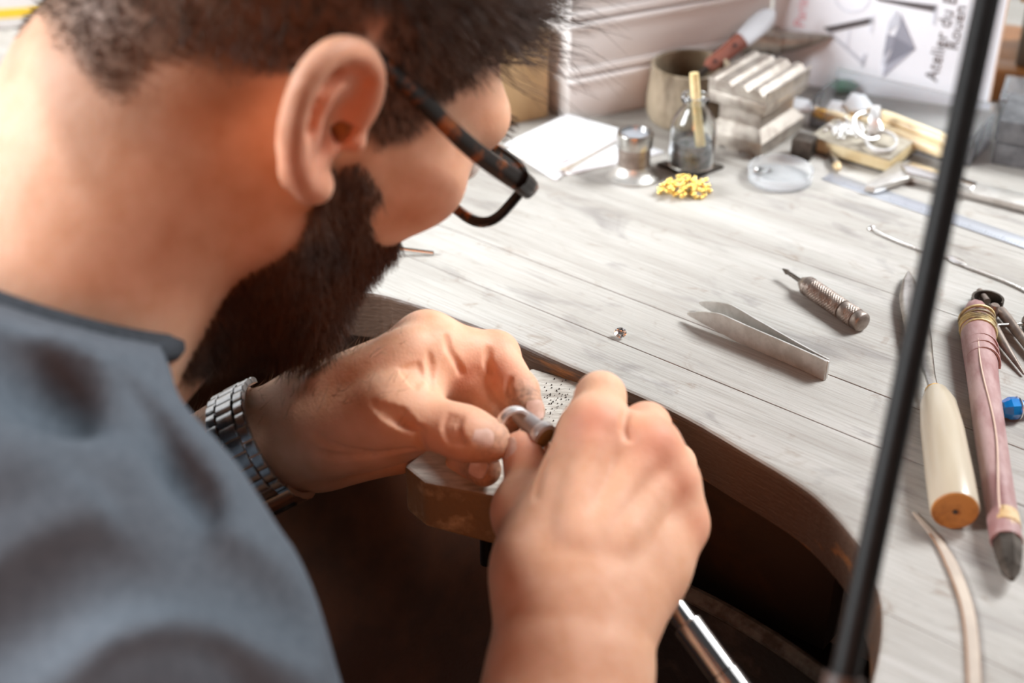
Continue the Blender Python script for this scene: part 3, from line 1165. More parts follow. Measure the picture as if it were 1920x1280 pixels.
# eyebrows
eb = np.where((hz_ > 20) & (hz_ < 31) & (np.abs(hx_) > 16) & (np.abs(hx_) < 52) & (hy_ > 72))[0]
s4 = rng.choice(eb, 400)
for sg in (-1, 1):
    s6 = s4[np.sign(hx_[s4]) == sg]
    strands('eyebrow', hV[s6] - PO, hN[s6] * .5 + HR * sg * .8, np.full(len(s6), .005), .0002, M_HAIR, person, rng, .3)['kind'] = 'stuff'
# forearm hairs
lpx, lpy, ld_ = px_of(lV)
ca = np.where((lpx > 300) & (lpx < 760) & ((lN @ (_U * .95 - _R * .3)) > .35))[0]
s5 = rng.choice(ca, 420)
dd = lN[s5] * .45 + axl * .8 + rng.normal(0, .3, (len(s5), 3))
arm_hair_o = strands('arm_hair', lV[s5] - PO, dd, rng.uniform(.004, .011, len(s5)), .00009, M_ARMHAIR, person, rng, .6, .5)
for o in (hair_o, forelock_o, beard_o, arm_hair_o): o['kind'] = 'stuff'
# eyes
for s in (-1, 1):
    e = mesh_obj('eye', *xf(lathe([(-.0115 + .0115 * (1 - math.cos(math.pi * i / 12)), .0115 * math.sin(math.pi * i / 12)) for i in range(13)], 20), tuple(HL(31 * s, 92, 4) - PO)), M_EYE, person)

# ---- T-shirt
TF = Field(np.array([-.46, .0, .44]), np.array([.02, .60, 1.08]), .003)
PEL = np.array([-.30, .17, .53])
TF.cone(D(-240, 1030, .575), PEL + np.array([0, 0, .02]), .12, .125, .04, flat=(_g, 1.2))
TF.cone(D(-135, 690, .530), D(-75, 960, .478), .057, .060, .01)
TF.cone(D(2, 870, .475), SHO, .056, .0585, .01)
TF.cone(D(-24, 760, .49), D(2, 870, .475), .060, .056, .01)
TF.cone(SHO, D(215, 1230, .46), .059, .064, .01)
ELB = D(560, 1880, .475)
TF.cone(SHO, SHO + (ELB - SHO) * .62, .059, .060, .02)
TF.ell(D(-240, 1030, .575), np.eye(3), (.12, .12, .15), .03)
TF.cone(D(-170, 640, .53), D(-150, 980, .48), .085, .075, .03)
TF.cone(D(-60, 560, .55), D(-140, 740, .53), .066, .056, .02)
nax = NECK_TOP - NECK_BASE; nax /= np.linalg.norm(nax)
cnm = camvec(.34, .94, .12); cnm /= np.linalg.norm(cnm)
TF.half(D(165, 606, .49), cnm)
# folds: seam of the sleeve and drags from the shoulder
def fold(pix, r, lift, k): ridge(TF, pix, r, lift, k, 16)
fold([(20, 1235), (130, 1120), (270, 1075), (400, 1075), (470, 1120), (530, 1200), (560, 1275)], .012, .001, .014)
crease(TF, [(0, 1215), (120, 1095), (260, 1045), (400, 1042), (510, 1085), (600, 1170), (640, 1250)], .009, .002, .014, 22)
crease(TF, [(60, 770), (170, 800), (270, 880), (350, 980)], .008, .002, .012, 16)
crease(TF, [(150, 700), (250, 770), (290, 830), (360, 930)], .007, .002, .012, 16)
fold([(20, 840), (120, 865), (220, 930), (300, 1010)], .009, .001, .014)
fold([(120, 700), (180, 770), (240, 860)], .007, .0005, .012)
crease(TF, [(-20, 640), (60, 690), (120, 760)], .005, .001, .016, 12)
# hollow for the neck
TF.cone(NECK_TOP, NECK_BASE - nax * .01, .0575, .066, .003, 's')
sV, sQ = TF.mesh()
KF = Field(np.array([-.50, .0, -.01]), np.array([.16, .72, .66]), .006)
KF.cone(PEL + _g * -.03, PEL + _g * .03, .125, .125, .04)
for s in (-1, 1):
    kn_ = PEL + _g * s * .12 + _n * .40 + np.array([0, 0, -.02])
    an_ = kn_ + _n * .02 + np.array([0, 0, -.43])
    KF.cone(PEL + _g * s * .07, kn_, .085, .062, .04)
    KF.cone(kn_, an_, .060, .042, .02)
    KF.cone(an_ + np.array([0, 0, -.03]), an_ + _n * .13 + np.array([0, 0, -.035]), .038, .03, .02)
kV, kQ = KF.mesh()
fast_mesh('trousers', kV - PO, kQ, mat('dark_trousers', rgb(40, 42, 50), .9), person)
shirt_o = fast_mesh('t_shirt', sV - PO, sQ, M_SHIRT, person)
# ribbed neckband along the opening
cpl = D(165, 606, .49)
near = sV[np.abs((sV - cpl) @ cnm) < .0035]
axc = NECK_BASE + nax * (((cpl - NECK_BASE) @ cnm) / (nax @ cnm))
b1 = HR - cnm * (HR @ cnm); b1 /= np.linalg.norm(b1)
b2 = np.cross(cnm, b1)
rel = near - axc
an1, ra1 = np.arctan2(rel @ b2, rel @ b1), np.hypot(rel @ b1, rel @ b2)
ring_r = []
for k in range(40):
    a_ = -math.pi + 2 * math.pi * (k + .5) / 40
    m_ = (np.abs(an1 - a_) < .16) & (ra1 > .045) & (ra1 < .095)
    ring_r.append(np.percentile(ra1[m_], 4) if m_.sum() > 3 else .062)
ring_r = np.array(ring_r)
for k in range(40):
    a_ = -math.pi + 2 * math.pi * (k + .5) / 40
    dv_ = b1 * math.cos(a_) + b2 * math.sin(a_)
    for r_t in np.arange(.040, .0665, .0008):
        j_ = np.round((axc + dv_ * r_t - HEADF.lo) / HEADF.h).astype(int)
        if HEADF.f[tuple(j_)] > 0: break
    r_t = min(r_t, .0645) - .001
    while r_t > .03 and px_of((axc + dv_ * (r_t + .008))[None])[0][0] > 352: r_t -= .001
    ring_r[k] = r_t
for _ in range(3): ring_r = (np.roll(ring_r, 1) + ring_r * 2 + np.roll(ring_r, -1)) / 4
nb = [axc + (b1 * math.cos(-math.pi + 2 * math.pi * (k + .5) / 40) + b2 * math.sin(-math.pi + 2 * math.pi * (k + .5) / 40)) * (ring_r[k] + .002) - cnm * .004 - PO for k in range(40)]
M_RIB = mat('neckband_rib', rgb(70, 75, 82), .9, 0, rgb(58, 63, 69), 500, .4, 1500)
mesh_obj('neckband', *tube(nb, .0062, 10, closed=True, flat=(tuple(cnm), 1.0)), M_RIB, shirt_o)

# ---- glasses (a thing of its own, worn)
glasses = thing('eyeglasses', "tortoiseshell eyeglasses on the bent man's face", 'glasses', tuple(HL(0, 105, 0)))
GO = HL(0, 105, 0)
TILT = .26
def GP(x, z, y=108.0): return HL(x, y + z * TILT - abs(x) * .09, z) - GO
for s in (-1, 1):
    rim = [GP(s * (38 + 27 * math.copysign(abs(math.cos(a)) ** .62, math.cos(a))), -1 + 15.5 * math.copysign(abs(math.sin(a)) ** .62, math.sin(a))) for a in np.linspace(0, 2 * math.pi, 41)[:-1]]
    rim_o = mesh_obj('rim', *tube(rim, .0023, 8, closed=True, flat=(HF, .85)), M_TORTOISE, glasses)
    cfront = [p + HF * .0006 for p in rim]; cback = [p - HF * .0006 for p in rim]
    n_ = len(rim)
    mesh_obj('lens', cfront + cback, [tuple(range(n_)), tuple(range(2 * n_ - 1, n_ - 1, -1))] + [(i, (i + 1) % n_, n_ + (i + 1) % n_, n_ + i) for i in range(n_)], M_LENS, rim_o)
    tp = spline([GP(s * 66, 8), GP(s * 71, 9, 104), HL(s * 73, 60, 13) - GO, HL(s * 74, 10, 24) - GO, HL(s * 75, -12, 25) - GO, HL(s * 74, -32, 8) - GO], 22)
    mesh_obj('temple_arm', *tube(tp, [np.interp(i, [0, 6, 14, 21], [.0044, .0040, .0030, .0026]) for i in range(22)], 8, flat=(HR, .5)), M_TORTOISE, glasses)
    ep = spline([GP(s * 62, 9), GP(s * 69, 9, 107), HL(s * 73, 92, 11) - GO], 8)
    mesh_obj('end_piece', *tube(ep, .0042, 8, flat=(HR, .7)), M_TORTOISE, glasses)
mesh_obj('bridge', *tube(spline([GP(-12, 2), GP(-5, 6, 112), GP(5, 6, 112), GP(12, 2)], 10), .0022, 8), M_TORTOISE, glasses)

# ---- wrist watch with its steel bracelet
WC = D(494, 836, .6335)
wu = _U - axl * (_U @ axl); wu /= np.linalg.norm(wu)
wv = np.cross(axl, wu)
if wv @ view < 0: wv = -wv
watch = thing('wristwatch', "polished steel wristwatch bracelet on the man's left wrist", 'watch', tuple(WC))
RU, RV = .0272, .0305


def bracelet_link(a0, a1, w0, w1, thick, m, name='link', lift=0.0):
    vv, ff = [], []
    n = 5
    for i in range(n):
        a = a0 + (a1 - a0) * i / (n - 1)
        edge = .0005 if i in (0, n - 1) else 0
        for (w, rr) in ((w0, 0), (w0, thick - edge - .0003), (w0 + .0004, thick - edge), (w1 - .0004, thick - edge), (w1, thick - edge - .0003), (w1, 0)):
            rad = lambda R_: R_ + rr + lift
            vv.append(wu * math.cos(a) * rad(RU) + wv * math.sin(a) * rad(RV) + axl * w)
    for i in range(n - 1):
        for k in range(6):
            ff.append((i * 6 + k, i * 6 + (k + 1) % 6, (i + 1) * 6 + (k + 1) % 6, (i + 1) * 6 + k))
    ff += [tuple(range(6)), tuple(n * 6 - 6 + k for k in range(6))]
    return mesh_obj(name, vv, ff, m, watch, angle=25)


M_BRUSHED = mat('brushed_steel', rgb(188, 190, 194), 0.24, 1.0, rgb(168, 170, 174), 200, 0.05, 1500)
a_step = math.radians(13.2)
BW = .0185
# angles: 0 is the top edge of the wrist, 90 faces the lens, 180 the underside
for k in range(11):
    a0 = math.radians(-12) + k * a_step
    bracelet_link(a0 + .012, a0 + a_step - .012, -BW * .22, BW * .22, .0030, M_BRUSHED)
    off = a_step * .5
    for s in (-1, 1):
        w0, w1 = (BW * .245, BW * .5) if s > 0 else (-BW * .5, -BW * .245)
        bracelet_link(a0 + off + .012, a0 + off + a_step - .012, w0, w1, .0028, M_BRUSHED, 'outer_link')
cl0 = math.radians(-12) + 11 * a_step + a_step * .5
bracelet_link(cl0, cl0 + .24, -BW * .56, BW * .56, .0038, M_BRIGHT, 'safety_catch', .0008)
clasp_o = bracelet_link(cl0 + .24, cl0 + .95, -BW * .52, BW * .52, .0034, M_BRIGHT, 'clasp')
bracelet_link(cl0 + .42, cl0 + .50, -BW * .30, BW * .30, .0042, M_DARK_IRON, 'clasp_slot').parent = clasp_o
for k in range(7):
    a0 = cl0 + .96 + k * .2
    bracelet_link(a0, a0 + .18, -BW * .5, BW * .5, .0028, M_BRUSHED, 'outer_link')
case_c = wu * .030 * math.cos(-1.25) + wv * .034 * math.sin(-1.25)
cn = case_c / np.linalg.norm(case_c)
ct = np.cross(cn, axl)
MR = Matrix((tuple(ct), tuple(axl), tuple(cn))).transposed()
mesh_obj('case', *xf(lathe([(-.004, .017), (-.003, .019), (.003, .019), (.005, .0175), (.0052, .0165)], 36), tuple(case_c), MR), M_BRUSHED, watch)
mesh_obj('dial', *xf(lathe([(.0053, .0162), (.0056, .0162)], 36), tuple(case_c), MR), M_BLACK, watch)

# ---------------------------------------------------------------- things on the bench
def lay(name, label, cat, a, b, z=0.0, group=None):
    """a thing lying on the bench, its X axis from pixel a to pixel b; returns (thing, length)"""
    pa, pb = P(*a), P(*b)
    d = pb - pa
    return thing(name, label, cat, (pa[0], pa[1], TOP + z), math.atan2(d[1], d[0]), group), float(np.linalg.norm(d))


def stand(name, label, cat, px, py, rotz=0.0, z=0.0, group=None):
    p = P(px, py)
    return thing(name, label, cat, (p[0], p[1], TOP + z), rotz, group)


# tweezers lying on edge
tw, TL = lay('tweezers', 'flat steel tweezers lying open on the bench beside the small diamond', 'tweezers', (1548, 711), (1303, 592))
wide = lambda u: np.interp(u, [0, .62, .76, .90, .97, 1], [.0108, .0112, .0105, .0058, .0026, .0012])
base_z = lambda u: np.interp(u, [0, .6, 1], [0, .0006, .0035])
for s in (-1, 1):
    vv, ff = [], []
    n = 28
    for i in range(n):
        u = i / (n - 1)
        yy = s * (.0006 + .0082 * math.sin(min(u, .8) / .8 * math.pi * .5) * u ** .7 * .62)
        for (dy, dz) in ((0, 0), (0, 1), (s * .0009, 1), (s * .0009, 0)):
            vv.append((u * TL * (1.0 if s > 0 else 1.03), yy + dy, base_z(u) + dz * wide(u)))
    for i in range(n - 1):
        for k in range(4): ff.append((i * 4 + k, i * 4 + (k + 1) % 4, i * 4 + 4 + (k + 1) % 4, i * 4 + 4 + k))
    ff += [(0, 1, 2, 3), tuple(n * 4 - 4 + k for k in range(4))]
    mesh_obj('arm', vv, ff, M_SATIN, tw, angle=30)
mesh_obj('weld', *box(.004, 0, .0054, .009, .0014, .0102, .0003), M_SATIN, tw)

# automatic centre punch, knurled
pu, PL_ = lay('center_punch', 'knurled bronze-grey centre punch lying behind the tweezers', 'punch', (1614, 622), (1466, 521))
R0 = .0054
RS = 1.16
k_ = PL_


def knurl(x0, x1, r, n=112, rows=0):
    """diamond knurling: two crossing sets of spiral ridges"""
    vv, ff = [], []
    m = max(10, int((x1 - x0) / .00026))
    tri = lambda q: abs((q % 1.0) * 2 - 1)
    for i in range(m + 1):
        x = x0 + (x1 - x0) * i / m
        for k in range(n):
            a = 2 * math.pi * k / n
            q1, q2 = 16 * k / n + x / .0019, 16 * k / n - x / .0019
            rr = r * (1.0 - .075 * max(tri(q1), tri(q2)) ** 2)
            vv.append((x, rr * math.cos(a), rr * math.sin(a)))
    for i in range(m):
        for k in range(n):
            ff.append((i * n + k, i * n + (k + 1) % n, (i + 1) * n + (k + 1) % n, (i + 1) * n + k))
    ff += [tuple(range(n)), tuple(m * n + k for k in range(n))]
    return vv, ff


up = (0, 0, R0)


def fat(vf): return [(x * .86, y * RS, z * RS) for x, y, z in vf[0]], vf[1]


mesh_obj('cap', *xf(fat(lathe([(-.001, .0030), (-.0004, .0040), (.0002, .0044), (.004, .0045), (.005, .0042)], 28, 'X')), up), M_BRONZED, pu)
mesh_obj('cap_knurl', *xf(fat(knurl(.005, .0115, .0047, 36, 8)), up), M_BRONZED, pu, smooth=False)
mesh_obj('collar', *xf(fat(lathe([(.0115, .0041), (.012, .0044), (.0155, .0044), (.0158, .0036), (.0162, .0036), (.0165, .0044)], 28, 'X')), up), M_BRONZED, pu)
mesh_obj('grip', *xf(fat(knurl(.0165, .0425, .0046, 36, 26)), up), M_BRONZED, pu, smooth=False)
mesh_obj('neck_ring', *xf(fat(lathe([(.0425, .0043), (.0455, .0043)], 28, 'X')), up), M_BRONZED, pu)
mesh_obj('nose_knurl', *xf(fat(knurl(.0455, .0482, .0046, 36, 4)), up), M_BRONZED, pu)
mesh_obj('nose', *xf(fat(lathe([(.0482, .0043), (.0535, .0022), (.0545, .0013)], 28, 'X')), up), M_BRONZED, pu)
mesh_obj('point', *xf(fat(lathe([(.0540, .0011), (k_ / .86 - .005, .0009), (k_ / .86 - .004, .0013), (k_ / .86, .0004)], 16, 'X')), up), M_DARK_IRON, pu)


# loose brilliant-cut diamond
def gem(r):
    prof = [(-.86 * r, .0001), (-.06 * r, r), (0, r), (.32 * r, .56 * r), (.321 * r, .0)]
    return lathe(prof, 12)


M_DIAMOND = mat('diamond', rgb(255, 255, 255), 0.0, 0, trans=1.0, ior=2.2)
d0 = P(1163, 632)
tag(xo := mesh_obj('diamond', *xf(gem(.0030), (0, 0, .0027), Matrix.Rotation(.5, 3, 'X')), M_DIAMOND, smooth=False), 'single cut diamond lying loose on the bench above the hands', 'diamond')
xo.location = (d0[0], d0[1], TOP)

# thin wire rod near the face
ro, RL = lay('metal_rod', "thin bright metal rod on the bench beside the man's cheek", 'rod', (812, 478), (690, 478))
mesh_obj('rod_body', *tube([(0, 0, .0012), (RL, 0, .0065)], .0012, 12), M_BRIGHT, ro)
mesh_obj('rod_end', *tube([(-.0004, 0, .0012), (.0002, 0, .0012)], .00105, 12), M_DARK_IRON, ro)

# eye loupe
lo = stand('eye_loupe', 'steel watchmaker loupe standing on its flared rim, left of the glass bottle', 'loupe', 1187, 329)
mesh_obj('flared_rim', *lathe([(0, .0150), (.0004, .0158), (.0013, .0158), (.0028, .0132), (.0048, .0112), (.0070, .0102), (.0080, .0099)], 48), M_SATIN, lo)
mesh_obj('barrel', *lathe([(.0080, .0097), (.0195, .0097)], 48), M_BRONZED, lo)
mesh_obj('eyepiece', *lathe([(.0195, .0099), (.0198, .0106), (.0278, .0108), (.0286, .0104), (.0286, .0088), (.0270, .0086)], 48, cap=False), M_STEEL, lo)
mesh_obj('lens', *lathe([(.0262, .0), (.0262, .0086), (.0268, .0084), (.0276, .0040), (.0278, .0)], 40), mat('loupe_lens', rgb(170, 175, 182), 0.05, 0.4), lo)

# glass bottle with a brush on a dark plate
pc = P(1294, 318)
pq = [P(1231, 311), P(1300, 337), P(1357, 316), P(1288, 297)]
bp_ = thing('base_plate', 'thin dark metal plate under the little glass bottle', 'plate', (pc[0], pc[1], TOP))
mesh_obj('plate', *prism([(q[0] - pc[0], q[1] - pc[1]) for q in pq], 0, .0022, .0004), M_DARK_IRON, bp_)
bt = thing('glass_bottle', 'small clear glass bottle half full of grey powder, holding a wooden stick', 'bottle', (pc[0], pc[1], TOP + .0023))
outer = [(0, 0), (0, .0128), (.0008, .0138), (.024, .0138), (.030, .0128), (.0355, .0096), (.0385, .0070), (.0415, .0066), (.0425, .0082), (.0445, .0086), (.0458, .0080)]
inner = [(.0458, .0060), (.0400, .0052), (.0355, .0080), (.030, .0112), (.024, .0122), (.0030, .0122), (.0022, .0)]
mesh_obj('bottle_glass', *lathe(outer + inner, 40, cap=False), M_GLASS, bt)
M_POWDER = mat('grey_powder', rgb(150, 148, 148), 0.8, 0, rgb(92, 90, 90), 160, 0.5, 500)
mesh_obj('powder', *lathe([(.0026, .0), (.0026, .0119), (.0125, .0119), (.0130, .006), (.0138, .0)], 32), M_POWDER, bt)
mesh_obj('powder_film', *lathe([(.0139, .01195), (.0175, .0118), (.0178, .0112), (.0139, .0112)], 32, cap=False), M_POWDER, bt)
sk_ = thing('brush_stick', 'cream wooden brush stick standing in the glass bottle', 'stick', (pc[0], pc[1], TOP + .0023))
mesh_obj('stick', *tube([(.0046, -.004, .0150), (.0012, .000, .036), (-.0016, .0025, .0585)], [.0029, .0029, .0027], 14), mat('cream_wood', rgb(226, 206, 160), 0.5, 0, rgb(206, 182, 130), 60, 0.1, 400), sk_)
mesh_obj('bristles', *tube([(.0046, -.004, .0150), (.0056, -.005, .0135)], [.0026, .0018], 10), M_DARK_IRON, sk_)

# heap of gold beads
rng = np.random.default_rng(21)
gc = P(1283, 362)
sph = lathe([(-.00145 * math.cos(math.pi * i / 8), .00145 * math.sin(math.pi * i / 8)) for i in range(9)], 12)
bead0 = None
pts = []
tries = 0
while len(pts) < 84 and tries < 20000:
    tries += 1
    x, y = rng.normal(0, .0078), rng.normal(0, .0046)
    if (x / .0155) ** 2 + (y / .0105) ** 2 > 1: continue
    z = .00145
    for q in pts:
        dd = (q[0] - x) ** 2 + (q[1] - y) ** 2
        if dd < .0028 ** 2: z = max(z, q[2] + math.sqrt(.0028 ** 2 - dd))
    if z > .0075: continue
    pts.append((x, y, z))
for q in pts:
    if bead0 is None:
        bead0 = mesh_obj('gold_bead', *sph, M_GOLD)
        o = bead0
    else:
        o = bead0.copy(); COL.objects.link(o)
    o.location = (gc[0] + q[0], gc[1] + q[1], TOP + q[2])
    tag(o, 'tiny shiny gold bead in the small heap beside the loupe', 'bead', 'gold beads heaped beside the loupe')

# papers
M_PRINT = mat('grey_print', rgb(150, 150, 160), 0.8)


def sheet(label, corners, z, bend=.0, m=M_PAPER, lines=False):
    c = [P(px, py, zz) for (px, py), zz in zip(corners, z)]
    o0 = np.mean(c, axis=0)
    o0[2] = min(q[2] for q in c)
    vv, ff = [], []
    n = 8
    for i in range(n + 1):
        for j in range(n + 1):
            u, v = i / n, j / n
            p = c[0] * (1 - u) * (1 - v) + c[1] * u * (1 - v) + c[2] * u * v + c[3] * (1 - u) * v
            vv.append(p - o0 + np.array([0, 0, bend * math.sin(math.pi * u) * math.sin(math.pi * v) * .5 + bend * (1 - v) ** 2 * .2]))
    for i in range(n):
        for j in range(n): ff.append((i * (n + 1) + j, i * (n + 1) + j + 1, (i + 1) * (n + 1) + j + 1, (i + 1) * (n + 1) + j))
    t_ = thing('paper_sheet', label, 'paper', tuple(o0), 0, 'papers stacked left of the loupe')
    s_ = mesh_obj('sheet', vv, ff, m, t_)
    md = s_.modifiers.new('thickness', 'SOLIDIFY'); md.thickness = .0009; md.offset = -1
    if lines:
        for k in range(3):
            a = c[1] * (.9 - .05 * k) + c[2] * .04 + c[0] * (.06 + .05 * k) - o0
            b = c[1] * (.45 - .05 * k) + c[2] * .49 + c[0] * (.06 + .05 * k) - o0
            mesh_obj('printed_line', *box(*((a + b) / 2 + np.array([0, 0, .0012])), .0006, .0006, .0001), M_PRINT, t_)
    return t_


sheet('bottom white sheet of the paper stack, its corner reaching past the loupe', [(958, 292), (1078, 226), (1246, 284), (1066, 326)], [.0012] * 4, .0006)
sheet('lowest folded sheet whose corner points at the viewer below the paper stack', [(985, 300), (1060, 250), (1120, 270), (1043, 337)], [.0016, .0024, .0022, .0010], .0006)
sheet('cream sheet in the middle of the paper stack', [(952, 288), (1070, 224), (1170, 254), (1062, 318)], [.0045, .0045, .0045, .004], .0015, mat('cream_paper', rgb(238, 232, 216), .8))
sheet('white sheet second from the top of the paper stack', [(950, 282), (1072, 220), (1174, 250), (1060, 312)], [.0070, .0072, .0070, .0066], .0016)
sheet('top white sheet of the paper stack beside the face', [(946, 270), (1064, 214), (1172, 244), (1052, 303)], [.0096, .0102, .0098, .0092], .0022)

# tan cardboard box and the translucent storage boxes behind
M_CARD = mat('tan_cardboard', rgb(206, 172, 128), .75, 0, rgb(196, 160, 116), 40, .1, 300)
q0, q1 = P(960, 236), P(1056, 216)
cb_ = thing('cardboard_box', 'plain tan cardboard box behind the paper stack', 'box', tuple(q1), math.atan2(q1[1] - q0[1], q1[0] - q0[0]))
mesh_obj('carton', *box(-.060, .032, .029, .10, .06, .058, .001), M_CARD, cb_)
mesh_obj('flap', *box(-.060, .032, .0587, .099, .060, .0012, .0003), M_CARD, cb_)
mesh_obj('tape', *box(-.060, .032, .0595, .10, .014, .0003), mat('packing_tape', rgb(196, 170, 130), .3), cb_)


def frosted():
    m, nt, b = _nodes('frosted_plastic')
    b.inputs['Base Color'].default_value = rgb(248, 243, 240)
    b.inputs['Roughness'].default_value = .35
    b.inputs['Transmission Weight'].default_value = .12
    b.inputs['IOR'].default_value = 1.3
    return m


M_FROST = frosted()
a0, a1 = P(1066, 229), P(1212, 199)
ang = math.atan2(a1[1] - a0[1], a1[0] - a0[0])


def storage_box(label, z, h, grow):
    t_ = thing('storage_box', label, 'box', (a0[0], a0[1], TOP + z), ang, 'stacked storage boxes')
    Lx, Ly = .150, .125
    w_ = .0016
    g = grow
    mesh_obj('tub_floor', *box(Lx / 2, Ly / 2, .001, Lx, Ly, .002), M_FROST, t_)
    for (cx, cy, sx, sy) in ((Lx / 2, w_ / 2, Lx, w_), (Lx / 2, Ly - w_ / 2, Lx, w_), (w_ / 2, Ly / 2, w_, Ly - 2 * w_), (Lx - w_ / 2, Ly / 2, w_, Ly - 2 * w_)):
        mesh_obj('tub_wall', *box(cx, cy, h / 2, sx, sy, h - .002, .0004), M_FROST, t_)
    mesh_obj('lid', *box(Lx / 2, Ly / 2, h + .003, Lx + 2 * g, Ly + 2 * g, .006, .002), M_FROST, t_)
    mesh_obj('rim', *box(Lx / 2, Ly / 2, h - .003, Lx + 2 * g + .003, Ly + 2 * g + .003, .0035, .0012), M_FROST, t_)
    return t_


storage_box('lower translucent plastic storage box behind the brown pot', 0, .030, .0015)
storage_box('middle translucent plastic storage box of the stack behind the brown pot', .0365, .030, .0015)
storage_box('uppermost translucent plastic storage box, cut by the top of the picture', .073, .030, .0015)
M_ORANGE = mat('orange_contents', rgb(224, 168, 140), .6, 0, rgb(236, 196, 176), 40)
ci = thing('parts_tray', 'pale orange tray showing through the middle storage box', 'tray', (a0[0], a0[1], TOP + .039), ang)
mesh_obj('tray_base', *box(.07, .05, .004, .09, .06, .008, .002), M_ORANGE, ci)

# brown glazed pot with a scraper knife
pp = P(1288, 222)
pot = thing('stoneware_pot', 'brown-grey glazed stoneware pot behind the glass bottle', 'pot', (pp[0], pp[1], TOP))
M_POT = mat('stoneware_glaze', rgb(150, 136, 116), .35, 0, rgb(98, 84, 66), 50, .1, 200, stretch=(1, 1, .4))
mesh_obj('pot_wall', *lathe([(0, .020), (.001, .0245), (.006, .0268), (.014, .0270), (.028, .0252), (.0355, .0246), (.0372, .0250), (.0380, .0240), (.0372, .0226), (.020, .0235), (.004, .023), (.003, 0)], 48, cap=False), M_POT, pot)
mesh_obj('pot_foot', *lathe([(.0001, .0), (.0001, .0202), (.0012, .0235)], 48, cap=False), mat('blue_glaze', rgb(108, 112, 140), .35), pot)
ka, kb, kc = D(1326, 128, .905), D(1392, 74, .912), D(1452, 20, .920)
kn = thing('scraper_knife', 'scraper knife with riveted red-brown handle leaning out of the pot', 'knife', tuple(ka))
M_REDWOOD = mat('red_brown_wood', rgb(134, 80, 66), .5, 0, rgb(112, 66, 54), 60, .1, 300)
dk = (kb - ka) / np.linalg.norm(kb - ka)
mesh_obj('handle', *tube([np.zeros(3), (kb - ka) * .12, (kb - ka) * .85, kb - ka], [.0034, .0050, .0054, .0052], 14, flat=(_W, .55)), M_REDWOOD, kn)
mesh_obj('tang', *tube([-(kb - ka) * .7, np.zeros(3)], .0022, 8), M_DARK_IRON, kn)
bl = [(kb - ka) + (kc - kb) * t for t in np.linspace(0, 1, 8)]
mesh_obj('blade', *tube(bl, [.0058, .0062, .0066, .0068, .0068, .0064, .0050, .0015], 12, flat=(_W, .12)), mat('pale_blade', rgb(214, 216, 220), .4, .4), kn)
for f_ in (.2, .75):
    c_ = (kb - ka) * f_ - _W * .0036
    mesh_obj('rivet', *tube([c_, c_ - _W * .0006], .0013, 12), M_BRIGHT, kn)

# small anvil
ap = P(1418, 160)
an = thing('mini_anvil', 'small dark steel anvil with a pointed horn, behind the grooved block', 'anvil', (ap[0], ap[1], TOP), math.radians(-6))
mesh_obj('foot', *box(0, 0, .004, .034, .026, .008, .001), M_DARK_IRON, an)
mesh_obj('waist', *lathe([(.008, .012), (.014, .0085), (.022, .0085), (.027, .012)], 20), M_DARK_IRON, an)
mesh_obj('body', *prism([(-.024, -.009), (.012, -.009), (.012, .009), (-.024, .009)], .026, .037, .0008), M_WORN_IRON, an)
mesh_obj('horn', *xf(tube([(.012, 0, .0315), (.024, 0, .0325), (.036, 0, .0345), (.047, 0, .0365)], [.0076, .0062, .0038, .0006], 16)), M_WORN_IRON, an)
mesh_obj('face_plate', *box(-.006, 0, .0378, .036, .0185, .0018, .0004), M_WORN_IRON, an)

# grooved steel block, square to the bench
_bo = np.array([-.386, .7415])
bw = _g * _bo[0] + _n * _bo[1]
blk = thing('grooved_block', 'waisted steel swage block with V-grooves across its top', 'steel block', (bw[0], bw[1], TOP), GRAIN)
bx_, by_ = .040, .054
mesh_obj('base', *box(0, 0, .0060, bx_, by_, .0085, .0006), M_WORN_IRON, blk)
for k in range(3): mesh_obj('foot_ridge', *box(-.013 + .013 * k, 0, .0011, .008, by_ * .98, .0020), M_WORN_IRON, blk)


def frustum(z0, z1, a0_, b0_, a1_, b1_):
    vv = [(sx * a / 2, sy * b / 2, z) for z, a, b in ((z0, a0_, b0_), (z1, a1_, b1_)) for sx, sy in ((-1, -1), (1, -1), (1, 1), (-1, 1))]
    return vv, [(0, 1, 2, 3), (4, 5, 6, 7)] + [(i, (i + 1) % 4, 4 + (i + 1) % 4, 4 + i) for i in range(4)]


mesh_obj('lower_slope', *frustum(.0102, .0165, bx_, by_, bx_ * .72, by_ * .78), M_WORN_IRON, blk)
mesh_obj('waist', *frustum(.0164, .0270, bx_ * .72, by_ * .78, bx_ * .72, by_ * .78), M_WORN_IRON, blk)
mesh_obj('upper_slope', *frustum(.0269, .0288, bx_ * .72, by_ * .78, bx_, by_), M_WORN_IRON, blk)
mesh_obj('upper_plate', *box(0, 0, .0322, bx_ * 1.0, by_ * 1.0, .0075, .0006), M_WORN_IRON, blk)
prof = [(-bx_ / 2, 0)]
for k in range(4):
    c_ = -bx_ / 2 + bx_ * (k + .5) / 4.0 + .001 * k
    wv_, dp = .0016 + .0008 * k, .0016 + .0008 * k
    prof += [(c_ - wv_, .0078), (c_, .0078 - dp), (c_ + wv_, .0078)]
prof = [(-bx_ / 2, 0), (-bx_ / 2, .0078)] + prof[1:] + [(bx_ / 2, .0078), (bx_ / 2, 0)]
v0, f0 = prism(prof, -by_ / 2, by_ / 2)
mesh_obj('grooved_top', [(a, -c, .0362 + b) for a, b, c in v0], f0, M_WORN_IRON, blk, smooth=False)

